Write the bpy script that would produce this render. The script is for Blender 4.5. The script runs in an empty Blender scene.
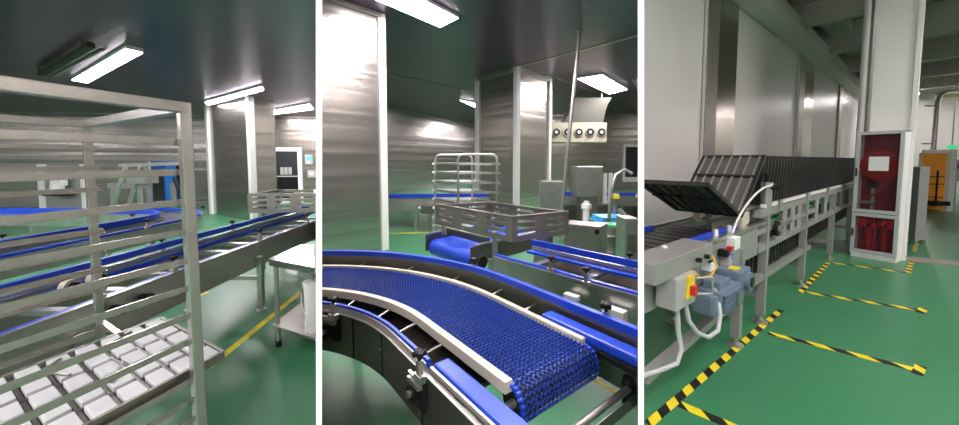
import bpy, bmesh, math, random
from mathutils import Vector, Matrix
random.seed(7)
C = bpy.context.scene
COL = C.collection
PI = math.pi

# ------------------------------------------------------------------ camera and survey helper
F, EYE, PITCH, CX = 350.0, 1.5, math.radians(3.5), 479.5
CY = 160 + F*math.tan(PITCH)
def g(px, py, z=0.0):
    """ground plan (x, y) of a surveyed point of known height z"""
    a, b = (px-CX)/F, (CY-py)/F
    r = (a, math.cos(PITCH)+b*math.sin(PITCH), -math.sin(PITCH)+b*math.cos(PITCH))
    t = (z-EYE)/r[2]
    return (r[0]*t, r[1]*t)

cam_data = bpy.data.cameras.new('camera')
cam_data.sensor_width = 36
cam_data.lens = F/959*36
cam_data.shift_y = (CY-212.5)/959
cam_data.clip_start = 0.05
cam = bpy.data.objects.new('camera', cam_data)
cam.location = (0, 0, EYE)
cam.rotation_euler = (PI/2-PITCH, 0, 0)
COL.objects.link(cam)
C.camera = cam

# ------------------------------------------------------------------ materials
def mat(name, col, rough=.5, metal=0.0, noise=None, bump=None, emit=None, alpha=None, stretch=(1, 1, 1), spec=.5, trans=None):
    m = bpy.data.materials.new(name)
    m.use_nodes = True
    nt = m.node_tree
    b = nt.nodes['Principled BSDF']
    b.inputs['Base Color'].default_value = (*col, 1)
    b.inputs['Roughness'].default_value = rough
    b.inputs['Metallic'].default_value = metal
    b.inputs['Specular IOR Level'].default_value = spec
    if emit:
        b.inputs['Emission Color'].default_value = (*emit[0], 1)
        b.inputs['Emission Strength'].default_value = emit[1]
    if alpha is not None:
        b.inputs['Alpha'].default_value = alpha
    tc = nt.nodes.new('ShaderNodeTexCoord')
    mp = nt.nodes.new('ShaderNodeMapping')
    mp.inputs['Scale'].default_value = stretch
    nt.links.new(tc.outputs['Object'], mp.inputs['Vector'])
    if noise:                                   # (scale, amount): mottling of the colour and the gloss
        n = nt.nodes.new('ShaderNodeTexNoise')
        n.inputs['Scale'].default_value = noise[0]
        n.inputs['Detail'].default_value = 3
        nt.links.new(mp.outputs['Vector'], n.inputs['Vector'])
        mx = nt.nodes.new('ShaderNodeMix'); mx.data_type = 'RGBA'
        k = noise[1]
        mx.inputs['A'].default_value = (*[max(0, c*(1-k)) for c in col], 1)
        mx.inputs['B'].default_value = (*[min(1, c*(1+k)) for c in col], 1)
        nt.links.new(n.outputs['Fac'], mx.inputs['Factor'])
        nt.links.new(mx.outputs['Result'], b.inputs['Base Color'])
        mr = nt.nodes.new('ShaderNodeMapRange')
        mr.inputs['To Min'].default_value = max(.03, rough*(1-k*.6))
        mr.inputs['To Max'].default_value = min(1, rough*(1+k*.6))
        nt.links.new(n.outputs['Fac'], mr.inputs['Value'])
        nt.links.new(mr.outputs['Result'], b.inputs['Roughness'])
    if bump:                                    # (scale, strength, distance)
        n2 = nt.nodes.new('ShaderNodeTexNoise')
        n2.inputs['Scale'].default_value = bump[0]
        n2.inputs['Detail'].default_value = 2
        nt.links.new(mp.outputs['Vector'], n2.inputs['Vector'])
        bp = nt.nodes.new('ShaderNodeBump')
        bp.inputs['Strength'].default_value = bump[1]
        bp.inputs['Distance'].default_value = bump[2]
        nt.links.new(n2.outputs['Fac'], bp.inputs['Height'])
        nt.links.new(bp.outputs['Normal'], b.inputs['Normal'])
    return m

M = dict(
    steel=mat('brushed steel', (.56, .55, .52), .30, .9, (9, .22)),
    steel_d=mat('dull steel', (.34, .33, .30), .42, 1, (6, .25)),
    side=mat('dark steel side plate', (.20, .19, .17), .40, .85, (5, .2)),
    sheet=mat('steel wall sheet', (.50, .475, .44), .24, .93, (1.2, .15), (1.0, .36, .05), stretch=(.08, .08, 3.6)),
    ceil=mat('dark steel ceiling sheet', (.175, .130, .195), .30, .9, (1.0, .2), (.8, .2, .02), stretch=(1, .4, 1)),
    post=mat('rack steel', (.56, .53, .50), .24, .78, (14, .22)),
    blue=mat('blue plastic', (.010, .060, .55), .36, 0, (12, .15)),
    blue2=mat('blue belt links', (.015, .050, .30), .25, 0, (20, .2)),
    navy=mat('navy belt bed', (.003, .007, .035), .5),
    cream=mat('cream plastic', (.56, .52, .40), .4),
    white=mat('white paint', (.84, .84, .82), .45),
    whitewall=mat('white wall panel', (.60, .585, .56), .34, 0, (1, .04)),
    edge=mat('white board edge', (.97, .97, .97), .5),
    trim=mat('white aluminium trim', (.80, .80, .78), .35),
    floor=mat('green epoxy floor', (.046, .215, .098), .34, 0, (.7, .14), (3, .05, .02)),
    yellow=mat('yellow tape', (.80, .66, .02), .5),
    black=mat('black tape', (.012, .012, .012), .5),
    rubber=mat('black plastic', (.012, .012, .013), .45, spec=.25),
    dark=mat('dark tray coating', (.030, .029, .027), .38, .3, (10, .3)),
    ribs=mat('dark grey tray face', (.15, .145, .132), .38, .5, (10, .3)),
    led=mat('lamp diffuser', (1, 1, 1), .5, emit=((1, .925, .965), 60)),
    led3=mat('lamp diffuser warm', (1, 1, 1), .5, emit=((1, .90, .91), 92)),
    slab=mat('white slab', (.74, .75, .75), .5),
    concrete=mat('concrete', (.50, .43, .41), .85, 0, (2, .2)),
    motor=mat('motor blue grey paint', (.13, .18, .24), .4),
    red=mat('red paint', (.50, .012, .02), .4),
    crimson=mat('crimson lining', (.30, .012, .04), .5),
    orange=mat('orange panel', (.95, .34, .015), .4),
    grey=mat('grey paint', (.36, .36, .35), .45),
    lblue=mat('light blue tray', (.05, .42, .80), .4),
    bblue=mat('bright blue frame', (.01, .16, .55), .4),
    green=mat('green strip', (.03, .45, .15), .4),
    conduit=mat('grey conduit', (.45, .46, .46), .4),
    greenlit=mat('lit green sign', (.0, .3, .1), .5, emit=((.02, .7, .25), .8)),
    darkglass=mat('dark glass', (.012, .013, .014), .08),
    oyellow=mat('yellow pipe', (.80, .50, .03), .4),
    frame=mat('grey painted frame', (.33, .325, .31), .38, .3, (4, .08)),
    rib_glint=mat('tray rib highlight', (.55, .54, .51), .30, .8),  # pale tone paints in the highlights on the rib edges
    grey2=mat('grey aluminium frame', (.50, .52, .52), .4),
    lgrey=mat('light grey paint', (.55, .58, .60), .45),
    rosy=mat('rose lining', (.46, .07, .11), .5),
    sill=mat('worn floor sill', (.26, .22, .20), .6, 0, (6, .2)),
    tabletop=mat('worn table steel', (.40, .41, .40), .20, .9, (5, .2)),
    boxsteel=mat('brownish steel', (.37, .35, .32), .34, .85, (7, .22)),
    strip=mat('dark steel strip', (.38, .345, .30), .22, 1, (1.5, .2)),
    cream2=mat('dull cream enamel', (.24, .225, .16), .5),
    hood=mat('duct sheet', (.05, .05, .04), .6, 0, spec=.2),
    door=mat('dark window', (.03, .033, .036), .15),
)
pf_ = mat('perforated sheet', (.40, .40, .38), .4, .6)
_n = pf_.node_tree; _v = _n.nodes.new('ShaderNodeTexVoronoi'); _v.inputs['Scale'].default_value = 16; _v.inputs['Randomness'].default_value = .0
_t = _n.nodes.new('ShaderNodeTexCoord'); _n.links.new(_t.outputs['Object'], _v.inputs['Vector'])
_r = _n.nodes.new('ShaderNodeValToRGB'); _r.color_ramp.elements[0].position = .28; _r.color_ramp.elements[0].color = (.05, .05, .05, 1)
_r.color_ramp.elements[1].position = .34; _r.color_ramp.elements[1].color = (.40, .40, .38, 1)
_n.links.new(_v.outputs['Distance'], _r.inputs['Fac']); _n.links.new(_r.outputs['Color'], _n.nodes['Principled BSDF'].inputs['Base Color'])
M['perf'] = pf_
gl = bpy.data.materials.new('cabinet glass'); gl.use_nodes = True
_b = gl.node_tree.nodes['Principled BSDF']
_b.inputs['Base Color'].default_value = (.05, .03, .035, 1); _b.inputs['Roughness'].default_value = .08
_b.inputs['Alpha'].default_value = .20
M['glass'] = gl

# ------------------------------------------------------------------ mesh helpers
CLIP = []                                       # (point, normal) half spaces kept, the faces of the partition boards
class MB:
    def __init__(s): s.v = []; s.f = []; s.m = []
    def add(s, vs, fs, m=0):
        n = len(s.v); s.v += [tuple(p) for p in vs]
        s.f += [tuple(i+n for i in f) for f in fs]; s.m += [m]*len(fs); return s
    def prism(s, pts, z0, z1, m=0):
        a = sum(pts[i][0]*pts[(i+1) % len(pts)][1]-pts[(i+1) % len(pts)][0]*pts[i][1] for i in range(len(pts)))
        if a < 0: pts = pts[::-1]
        n = len(pts)
        return s.add([(p[0], p[1], z0) for p in pts]+[(p[0], p[1], z1) for p in pts],
                     [tuple(range(n))[::-1], tuple(range(n, 2*n))]+[(i, (i+1) % n, n+(i+1) % n, n+i) for i in range(n)], m)
    def bar(s, p, q, w, h, up=(0, 0, 1), m=0):
        p, q = Vector(p), Vector(q); d = (q-p).normalized(); u = Vector(up)
        if abs(d.dot(u)) > .98: u = Vector((1, 0, 0)) if abs(d.x) < .9 else Vector((0, 1, 0))
        r = d.cross(u).normalized()*w/2; u = r.cross(d).normalized()*h/2
        vs = [c+a*r+b*u for c in (p, q) for a, b in ((-1, -1), (1, -1), (1, 1), (-1, 1))]
        return s.add(vs, [(3, 2, 1, 0), (4, 5, 6, 7), (0, 1, 5, 4), (1, 2, 6, 5), (2, 3, 7, 6), (3, 0, 4, 7)], m)
    def box(s, c, d, rz=0, m=0):
        k, n = math.cos(rz), math.sin(rz)
        vs = []
        for z in (-1, 1):
            for x, y in ((-1, -1), (1, -1), (1, 1), (-1, 1)):
                X, Y = x*d[0]/2, y*d[1]/2
                vs.append((c[0]+X*k-Y*n, c[1]+X*n+Y*k, c[2]+z*d[2]/2))
        return s.add(vs, [(3, 2, 1, 0), (4, 5, 6, 7), (0, 1, 5, 4), (1, 2, 6, 5), (2, 3, 7, 6), (3, 0, 4, 7)], m)
    def tube(s, path, r, n=10, m=0, r2=None):
        path = [Vector(p) for p in path]; vs = []; fs = []
        up = Vector((0, 0, 1)); N = len(path); prev = None
        for i, p in enumerate(path):
            d = (path[min(i+1, N-1)]-path[max(i-1, 0)]).normalized()
            if prev is None:
                a = up if abs(d.z) < .9 else Vector((1, 0, 0))
                x = d.cross(a).normalized()
            else:
                x = (prev-d*prev.dot(d)).normalized()
            prev = x; y = d.cross(x)
            rr = r if r2 is None else r+(r2-r)*i/(N-1)
            vs += [p+x*math.cos(2*PI*k/n)*rr+y*math.sin(2*PI*k/n)*rr for k in range(n)]
        for i in range(N-1):
            fs += [(i*n+k, i*n+(k+1) % n, (i+1)*n+(k+1) % n, (i+1)*n+k) for k in range(n)]
        fs += [tuple(range(n))[::-1], tuple((N-1)*n+k for k in range(n))]
        return s.add(vs, fs, m)
    def lathe(s, c, prof, n=24, m=0):
        vs = [(c[0]+r*math.cos(2*PI*k/n), c[1]+r*math.sin(2*PI*k/n), c[2]+z) for r, z in prof for k in range(n)]
        fs = [(i*n+k, i*n+(k+1) % n, (i+1)*n+(k+1) % n, (i+1)*n+k) for i in range(len(prof)-1) for k in range(n)]
        fs += [tuple(range(n))[::-1], tuple((len(prof)-1)*n+k for k in range(n))]
        return s.add(vs, fs, m)
    def sweep(s, path, o0, o1, z0, z1, m=0):
        """a rectangle o0..o1 (to the left of the path) by z0..z1 swept along a plan path"""
        L = offs(path, o0); R = offs(path, o1); n = len(path); vs = []; fs = []
        for a, b in zip(L, R):
            vs += [(a[0], a[1], z0), (b[0], b[1], z0), (b[0], b[1], z1), (a[0], a[1], z1)]
        for i in range(n-1):
            k = i*4
            fs += [(k+j, k+(j+1) % 4, k+4+(j+1) % 4, k+4+j) for j in range(4)]
        fs += [(3, 2, 1, 0), tuple(n*4-4+j for j in range(4))]
        return s.add(vs, fs, m)
    def build(s, name, mats, parent=None, smooth=False, bevel=0, clip=None):
        me = bpy.data.meshes.new(name)
        o0 = Vector(parent_loc(parent))
        me.from_pydata([Vector(v)-o0 for v in s.v], [], s.f)
        if not isinstance(mats, (list, tuple)): mats = [mats]
        for m in mats: me.materials.append(M[m] if isinstance(m, str) else m)
        me.polygons.foreach_set('material_index', s.m)
        bm = bmesh.new(); bm.from_mesh(me)
        bmesh.ops.recalc_face_normals(bm, faces=bm.faces)
        for pt, no in (CLIP if clip is None else clip):
            if min(((v.co+o0)-pt).dot(no) for v in bm.verts) < 0:
                r = bmesh.ops.bisect_plane(bm, geom=bm.verts[:]+bm.edges[:]+bm.faces[:], plane_co=pt-o0, plane_no=no, clear_inner=True)
                bmesh.ops.holes_fill(bm, edges=[e for e in bm.edges if e.is_boundary])
            if not bm.verts: break
        if bevel and len(bm.verts):
            bmesh.ops.bevel(bm, geom=[e for e in bm.edges if e.is_manifold and e.calc_face_angle(0) > .5], offset=bevel, segments=2, affect='EDGES', profile=.6, clamp_overlap=True)
        bm.to_mesh(me); bm.free()
        if not len(me.vertices):
            bpy.data.meshes.remove(me); return None
        if smooth:
            me.polygons.foreach_set('use_smooth', [True]*len(me.polygons))
            me.set_sharp_from_angle(angle=math.radians(40))
        o = bpy.data.objects.new(name, me); COL.objects.link(o)
        if parent is not None: o.parent = parent
        return o

def parent_loc(p):
    L = Vector((0, 0, 0))
    while p is not None:
        L += p.location; p = p.parent
    return L
def offs(path, o):
    out = []; n = len(path)
    for i in range(n):
        a, b = path[max(i-1, 0)], path[min(i+1, n-1)]
        dx, dy = b[0]-a[0], b[1]-a[1]; l = math.hypot(dx, dy)
        out.append((path[i][0]-dy/l*o, path[i][1]+dx/l*o))
    return out
def along(path, d):
    """point and heading at distance d along a plan path"""
    for a, b in zip(path, path[1:]):
        l = math.hypot(b[0]-a[0], b[1]-a[1])
        if d <= l: break
        d -= l
    h = ((b[0]-a[0])/l, (b[1]-a[1])/l)
    return (a[0]+h[0]*d, a[1]+h[1]*d), h
def tag(o, label, cat, group=None, kind=None):
    o['label'] = label; o['category'] = cat
    if group: o['group'] = group
    if kind: o['kind'] = kind
    return o
def thing(name, label, cat, loc, group=None):
    o = bpy.data.objects.new(name, None); COL.objects.link(o); o.location = loc
    o.empty_display_size = .05
    return tag(o, label, cat, group)
def struct(name, mb, m, parent=None, label=None, **k):
    o = mb.build(name, m, parent, **k)
    if o and parent is None: o['kind'] = 'structure'
    if o and label: o['label'] = label
    return o
def copy_tree(o, dloc, parent=None):
    c = o.copy(); COL.objects.link(c)
    if parent is not None: c.parent = parent
    else: c.location = Vector(o.location)+Vector(dloc)
    for ch in list(o.children): copy_tree(ch, None, c)
    return c

# ------------------------------------------------------------------ the three bays: partition boards
def board_plane(px):
    """the plane of a partition board, a touch out of plumb"""
    def at(py):
        a, b = (px-CX)/F, (CY-py)/F
        return Vector((a, math.cos(PITCH)+b*math.sin(PITCH), -math.sin(PITCH)+b*math.cos(PITCH)))
    return at(0).cross(at(425)).normalized()
E0 = Vector((0, 0, EYE))
NL, NR = board_plane(319), board_plane(641)
if NL.x < 0: NL = -NL
if NR.x < 0: NR = -NR
def on_plane(n, y, z): return Vector((-(n.y*y+n.z*(z-EYE))/n.x, y, z))
def partition(name, n, far, top):
    mb = MB(); t = .0066
    vs = []
    for z in (0, top):
        for y in (.75, far):
            p = on_plane(n, y, z); vs += [p-Vector((t, 0, 0)), p+Vector((t, 0, 0))]
    mb.add(vs, [(0, 1, 5, 4)], 0)                                 # the white end facing the aisle
    mb.add(vs, [(1, 3, 7, 5)], 1 if n is NL else 2); mb.add(vs, [(2, 0, 4, 6)], 1)
    mb.add(vs, [(4, 5, 7, 6), (0, 2, 3, 1), (2, 6, 7, 3)], 0)
    o = mb.build(name, ['edge', 'sheet', 'whitewall'], clip=[]); o['kind'] = 'structure'
    bmx = bmesh.new(); bmx.from_mesh(o.data); bmesh.ops.remove_doubles(bmx, verts=bmx.verts, dist=1e-5); bmx.to_mesh(o.data); bmx.free()
    return o
partition('partition_left', NL, 34, 5.2)
partition('partition_right', NR, 34, 5.2)
PAD = .010
def half(n, sign): return (E0+n*sign*PAD, n*sign)
BAY1 = [half(NL, -1)]
BAY2 = [half(NL, 1), half(NR, -1)]
BAY3 = [half(NR, 1)]
def bay(c): CLIP[:] = c
def plan(n, y, side): return (-(n.y*y)/n.x+side, y)

# floor, ceilings and outer walls
H1, H2, H3 = 3.0, 3.84, 5.1
bay([])
fl = MB().prism([(-34, -4), (34, -4), (34, 46), (-34, 46)], -.12, 0)
struct('floor', fl, 'floor')
bay(BAY1)
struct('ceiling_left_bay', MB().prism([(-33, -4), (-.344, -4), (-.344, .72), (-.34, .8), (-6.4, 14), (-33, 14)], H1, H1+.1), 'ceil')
bay(BAY2)
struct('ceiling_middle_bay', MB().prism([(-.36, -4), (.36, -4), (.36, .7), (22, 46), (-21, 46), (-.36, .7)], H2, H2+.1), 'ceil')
bay(BAY3)
struct('ceiling_right_bay', MB().prism([(.35, -4), (34, -4), (34, 30), (14, 30), (.35, .78)], H3, H3+.1), 'concrete')
bay([])
struct('trim_1', MB().box((-.352, -1.64, 4.15), (.012, 4.72, 2.1)), 'ceil')  # unseen headers added to close light leaks between the ceiling heights
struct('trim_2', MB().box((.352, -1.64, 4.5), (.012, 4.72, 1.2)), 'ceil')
struct('wall_rear', MB().box((0, -4.06, 2.6), (68, .12, 5.2)), 'whitewall')
bay(BAY1)
struct('wall_left', MB().box((-32.06, 4, 1.6), (.12, 16, 3.2)), 'sheet')
struct('wall_back', MB().prism([(-32, 8.35), (-4.6, 12.46), (-4.6, 12.6), (-32, 8.5)], 0, 3.1), 'sheet')
bay(BAY2)
wl = MB().prism([(-7.2, 9.3), (1.2, 26.2), (4.6, 33), (14.8, 33), (14.8, 33.2), (4.5, 33.2), (-7.4, 9.4)], 0, 3.95)
struct('wall_back_middle', wl, 'sheet')
bay(BAY3)
U, N3 = Vector((.793, .609, 0)), Vector((-.609, .793, 0))
L1 = Vector((2.6, 3.16, 0))                      # foot of the marked leg of the oven conveyor
def c3(s, w, z=0): return L1+U*s+N3*w+Vector((0, 0, z))
def line3(s0, s1, w0, w1): return [tuple(c3(s, w))[:2] for s, w in ((s0, w0), (s1, w0), (s1, w1), (s0, w1))]
struct('wall_right_bay', MB().prism(line3(-2.2, 26, 1.3, 1.42), 0, 5.2), 'whitewall')
bay([])
# ------------------------------------------------------------------ shared builders
def foot(mb_parent, p, z_top, sz=.05, m='steel'):
    leg = MB().box((p[0], p[1], (z_top+.05)/2), (sz, sz, z_top-.05)).build('leg', m, mb_parent, bevel=.004)
    if leg:
        MB().lathe((p[0], p[1], 0), [(.045, 0), (.045, .012), (.016, .022), (.014, .06)], 14).build('foot', 'steel', leg, smooth=True)
    return leg
def knob_clamp(parent, p, h, up=.09, s=1.0):
    """a star knob on a clamp block and its black bearing plate"""
    x, y, z = p; hx, hy = h; rz = math.atan2(hy, hx)
    b = MB().box((x, y, z), (.05*s, .03*s, .03*s), rz).box((x, y, z+.035*s), (.022*s, .022*s, .07*s), rz)
    c = b.build('clamp_block', 'steel', parent, bevel=.002)
    if not c: return
    k = MB().lathe((x, y, z+.07*s), [(.008*s, 0), (.011*s, .012*s), (.020*s, .02*s), (.020*s, .034*s), (.010*s, .04*s)], 12)
    for i in range(4):
        a = i*PI/2+.4
        k.lathe((x+.02*s*math.cos(a), y+.02*s*math.sin(a), z+.07*s), [(.006*s, .016*s), (.009*s, .02*s), (.009*s, .034*s), (.005*s, .038*s)], 8)
    k.build('star_knob', 'rubber', c, smooth=True)
def ceiling_light(label, pts, z, group, m='led', drop=.05):
    """a long recessed lamp: pts are its four corners in plan"""
    cx = sum(p[0] for p in pts)/4; cy = sum(p[1] for p in pts)/4
    t = thing('ceiling_light', label, 'lamp', (cx, cy, z), group)
    out = [(cx+(p[0]-cx)*1.03, cy+(p[1]-cy)*1.03) for p in pts]
    MB().prism(out, z-drop, z-.002).build('lamp_housing', 'trim', t)
    MB().prism(pts, z-drop-.006, z-drop+.002).build('diffuser', m, t)
    return t
def rect(a, b, w):
    dx, dy = b[0]-a[0], b[1]-a[1]; l = math.hypot(dx, dy); nx, ny = -dy/l*w/2, dx/l*w/2
    return [(a[0]+nx, a[1]+ny), (b[0]+nx, b[1]+ny), (b[0]-nx, b[1]-ny), (a[0]-nx, a[1]-ny)]
def slotted_box(label, quad, z0, z1, posts, name='slotted_guard_box'):
    """an open sheet steel box with rows of slots cut in its sides, on posts"""
    q = [Vector((*p, 0)) for p in quad]; cx = sum(p.x for p in q)/4; cy = sum(p.y for p in q)/4
    t = thing(name, label, 'guard box', (cx, cy, z0))
    h = z1-z0
    for i in range(4):
        a, b = q[i], q[(i+1) % 4]; d = b-a; L = d.length; d.normalize()
        n = Vector((d.y, -d.x, 0))
        if n.dot((a+b)/2-Vector((cx, cy, 0))) < 0: n = -n
        mb = MB(); nc = 3 if L > .75 else 2
        us = [0]; 
        for k in range(nc):
            c = L*(k+.5)/nc; w = min(.22, L/nc*.62); us += [c-w/2, c+w/2]
        us.append(L)
        zs = [0, .22, .34, .48, .60, .74, .86, 1]
        for j in range(7):
            for k in range(len(us)-1):
                if j % 2 and k % 2: continue
                pa, pb = a+d*us[k], a+d*us[k+1]
                mb.add([pa+Vector((0, 0, z0+zs[j]*h)), pb+Vector((0, 0, z0+zs[j]*h)), pb+Vector((0, 0, z0+zs[j+1]*h)), pa+Vector((0, 0, z0+zs[j+1]*h)),
                        pa-n*.012+Vector((0, 0, z0+zs[j]*h)), pb-n*.012+Vector((0, 0, z0+zs[j]*h)), pb-n*.012+Vector((0, 0, z0+zs[j+1]*h)), pa-n*.012+Vector((0, 0, z0+zs[j+1]*h))],
                       [(0, 1, 2, 3), (5, 4, 7, 6), (3, 2, 6, 7), (1, 0, 4, 5), (0, 3, 7, 4), (2, 1, 5, 6)])
        mb.bar(a+Vector((0, 0, z1-.004))-n*.018, b+Vector((0, 0, z1-.004))-n*.018, .036, .012)
        mb.build('side_panel', 'boxsteel', t)
    for p, zb in posts:
        MB().box((p[0], p[1], (zb+z0+.05)/2), (.045, .045, z0+.05-zb)).build('post', 'steel', t, bevel=.004)
    return t

# ================================================================== LEFT BAY
bay(BAY1)
# steel clad column with white corner trims
colp = [(-7.42, 9.67), (-5.47, 8.42), (-5.22, 9.0), (-7.1, 10.3)]
cl = struct('pillar', MB().prism(colp, 0, H1), 'sheet')
for p in ((-7.42, 9.67), (-5.46, 8.41)):
    MB().box((p[0], p[1], H1/2), (.13, .13, H1-.01), -.55).build('corner_trim', 'trim', cl)
# lamps on the ceiling
ceiling_light('long white lamp on the dark ceiling right above the tall tray rack', [(-7.38, 6.44), (-7.37, 6.68), (-4.57, 4.84), (-4.63, 4.67)], H1, 'ceiling lamps of the left bay')
ceiling_light('white lamp strip on the ceiling just before the clad column', [(-6.87, 8.87), (-7.18, 9.36), (-4.48, 7.36), (-4.32, 7.04)], H1, 'ceiling lamps of the left bay')
ceiling_light('lamp strip on the ceiling right of the clad column, by the white divider', [(-6.36, 10.63), (-6.75, 11.35), (-4.75, 10.1), (-4.42, 9.2)], H1, 'ceiling lamps of the left bay')
bay([])
for (a, b) in (((-5.4, 1.7), (-3.9, 1.6)), ((-9.6, 2.3), (-6.2, 2.1)), ((-14.8, 2.6), (-11.2, 2.4)), ((-9.6, -1.2), (-6.0, -1.3)), ((-20.5, 2.6), (-16.5, 2.4)), ((-26, 2.6), (-22, 2.6)), ((-2.9, -1.2), (-1.7, -1.3)), ((-4.6, -2.2), (-2.6, -2.3))):      # unseen lamps added to light the left bay and band its steel wall
    ceiling_light('long white unseen lamp added overhead to light the left bay', rect(a, b, .3), H1, 'added lamps of the left bay')
bay(BAY1)
t = thing('unlit_lamp', 'dark unlit lamp bar hanging on the ceiling left of the lit lamp', 'lamp', (-6.0, 5.1, H1))
MB().bar((-7.2, 5.85, H1-.09), (-4.78, 4.4, H1-.09), .08, .06).build('housing', 'hood', t, bevel=.01)
for k in (.05, .95):
    MB().box((-7.2+2.42*k, 5.85-1.45*k, H1-.05), (.08, .08, .06)).build('bracket', 'hood', t)
MB().tube([(-7.2, 5.98, H1-.10), (-4.78, 4.53, H1-.10)], .022).build('tube', 'steel_d', t, smooth=True)

# back wall: door with a window, switch boxes
def wall_pt(px):                                 # the back wall under a bearing
    r = (px-CX)/F; a = Vector((-18, 10.45)); d = Vector((13.4, 2.01))
    k = (a.x-r*a.y)/(r*d.y-d.x); return a+d*k
wd = Vector((13.4, 2.01)).normalized(); wn = Vector((wd.y, -wd.x))
def on_wall(px, z, w, h, d, off=0): 
    p = wall_pt(px)+wn*(d/2+.002+off); return (p.x, p.y, z), (w, d, h), math.atan2(wd.y, wd.x)
d1 = struct('door_1', MB().box(*on_wall(287, .97, 1.0, 1.92, .05)), 'trim')
MB().box(*on_wall(287, 1.38, .74, .84, .02, .05)).build('pane', 'door', d1)
MB().box(*on_wall(287, .55, .74, .74, .02, .05)).build('dark_panel', 'darkglass', d1)
for k in range(3):
    MB().box(*on_wall(283+k*4, 1.12, .10, .26, .02, .07)).build('poster', 'grey', d1)
t = tag(MB().box(*on_wall(310, 1.52, .26, .34, .08)).build('control_box', 'grey'), 'small grey control box with a lit screen on the wall right of the door', 'control box')
MB().box(*on_wall(310, 1.55, .16, .10, .01, .08)).build('screen', 'lblue', t)
MB().box(*on_wall(310, 1.42, .06, .06, .02, .08)).build('push_button', 'white', t)
t = tag(MB().box(*on_wall(312, 1.02, .26, .26, .06)).build('switch_box', 'grey'), 'pale switch box on the wall under the control box', 'switch box')
MB().box(*on_wall(312, 1.02, .12, .10, .01, .06)).build('cover_plate', 'white', t)
p = wall_pt(175)
t = thing('blue_cabinet', 'bright blue framed cabinet with a dark front at the back wall', 'cabinet', (p.x, p.y-.45, 0))
bx, by = p.x, p.y-.45
MB().box((bx, by, .74), (.50, .4, 1.44)).build('body', 'bblue', t)
MB().box((bx+.03, by-.205, .72), (.34, .02, 1.0)).build('dark_door', 'door', t)
MB().box((bx-.22, by-.205, .74), (.05, .02, 1.44)).build('white_strip', 'white', t)
# white framed perforated screen with a dispenser
t = thing('perforated_screen', 'perforated steel screen between two white posts behind the conveyors', 'screen', (-10.6, 9.0, 0))
sx0, sx1, sy = g(41, 222)[0], g(82, 222)[0], 8.5
for x in (sx0, sx1):
    MB().box((x, sy, .70), (.16 if x == sx0 else .07, .08, 1.4)).build('post', 'trim', t)
pm = MB(); pm.box(((sx0+sx1)/2, sy, .70), (sx1-sx0, .03, 1.3))
pm.build('perforated_sheet', 'perf', t)
t = thing('dispenser', 'white dispenser with a black tray mounted on the perforated screen', 'dispenser', (g(59, 200, .8)[0], sy-.1, .7))
xd = -1.2*8.4
MB().box((xd, sy-.13, 1.03), (.30, .14, .30)).build('body', 'white', t, bevel=.03)
MB().lathe((xd, sy-.17, .70), [(.10, 0), (.13, .05), (.12, .22)], 18).build('cup', 'white', t, smooth=True)
MB().box((xd, sy-.15, .66), (.55, .2, .03)).build('drip_tray', 'rubber', t)

# ---- conveyors
def straight_or_curved_conveyor(label, path, wl, wr, z, legs, bars, strips, name='belt_conveyor', side='steel', plate=.2, belt=None, group=None, zb=None, clamps=()):
    """side plates at wl (left, +) and wr (right, -), blue guide strips, cross bars and legs on feet"""
    m = path[len(path)//2]
    t = thing(name, label, 'conveyor', (m[0], m[1], 0), group)
    for o in (wl, wr):
        s = 1 if o > 0 else -1
        p = MB().sweep(path, o, o-s*.008, z-plate, z-.02).sweep(path, o, o-s*.045, z-.02, z-.012)
        sp = p.build('side_plate', side, t)
        MB().sweep(path, o-s*.0, o-s*.028, z-.010, z+.006).build('top_flange', 'steel', sp)
    for (o0, o1, z0, z1) in strips:
        MB().sweep(path, o0, o1, z0, z1).build('guide_strip', 'blue', t)
    for d in bars:
        c, h = along(path, d); l = (-h[1], h[0])
        a, b = wl-.012, wr+.012
        MB().bar((c[0]+l[0]*a, c[1]+l[1]*a, z-.07), (c[0]+l[0]*b, c[1]+l[1]*b, z-.07), .06, .03).build('cross_bar', 'steel', t)
    if belt:
        MB().sweep(path, belt[0], belt[1], z-.05, z-.035).build('belt', 'navy', t)
    for d in legs:
        c, h = along(path, d); l = (-h[1], h[0]); e = []
        for o in (wl, wr):
            s = 1 if o > 0 else -1
            q = (c[0]+l[0]*(o+s*.03), c[1]+l[1]*(o+s*.03)); e.append(q); foot(t, q, z-plate*.55)
        MB().bar((*e[0], .33), (*e[1], .33), .03, .04).build('stretcher', 'steel', t)
    for d, o in clamps:
        c, h = along(path, d); l = (-h[1], h[0])
        knob_clamp(t, (c[0]+l[0]*o, c[1]+l[1]*o, z+.01), h)
    return t
A = [(-2.54, 1.52), (-2.54, 3), (-2.54, 4.4), (-2.52, 5.7)]
ta = straight_or_curved_conveyor('straight steel conveyor with blue guide strips along the yellow floor line', A, .33, -.33, .68, (.35, 1.9, 3.6),
    [.16+.33*k for k in range(12)], [(.30, .265, .715, .765), (.21, .18, .63, .665), (-.27, -.30, .66, .685), (-.20, -.17, .63, .65)],
    plate=.24, clamps=((.5, -.30), (1.0, -.30), (2.0, -.30), (3.0, -.30), (1.6, .33), (2.5, .33)))
for x, y in ((-2.72, 2.26), (-2.72, 2.42)):      # guide rollers with bearings at its nose
    r = MB().tube([(x, y, .66), (x+.04, y, .66)], .055, 20).build('guide_roller', 'cream', ta, smooth=True)
    MB().tube([(x+.038, y, .66), (x+.06, y, .66)], .036, 14).build('bearing', 'rubber', r, smooth=True)
    MB().tube([(x+.055, y, .66), (x+.10, y, .66)], .014, 10).build('shaft_end', 'steel', r, smooth=True)
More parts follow.
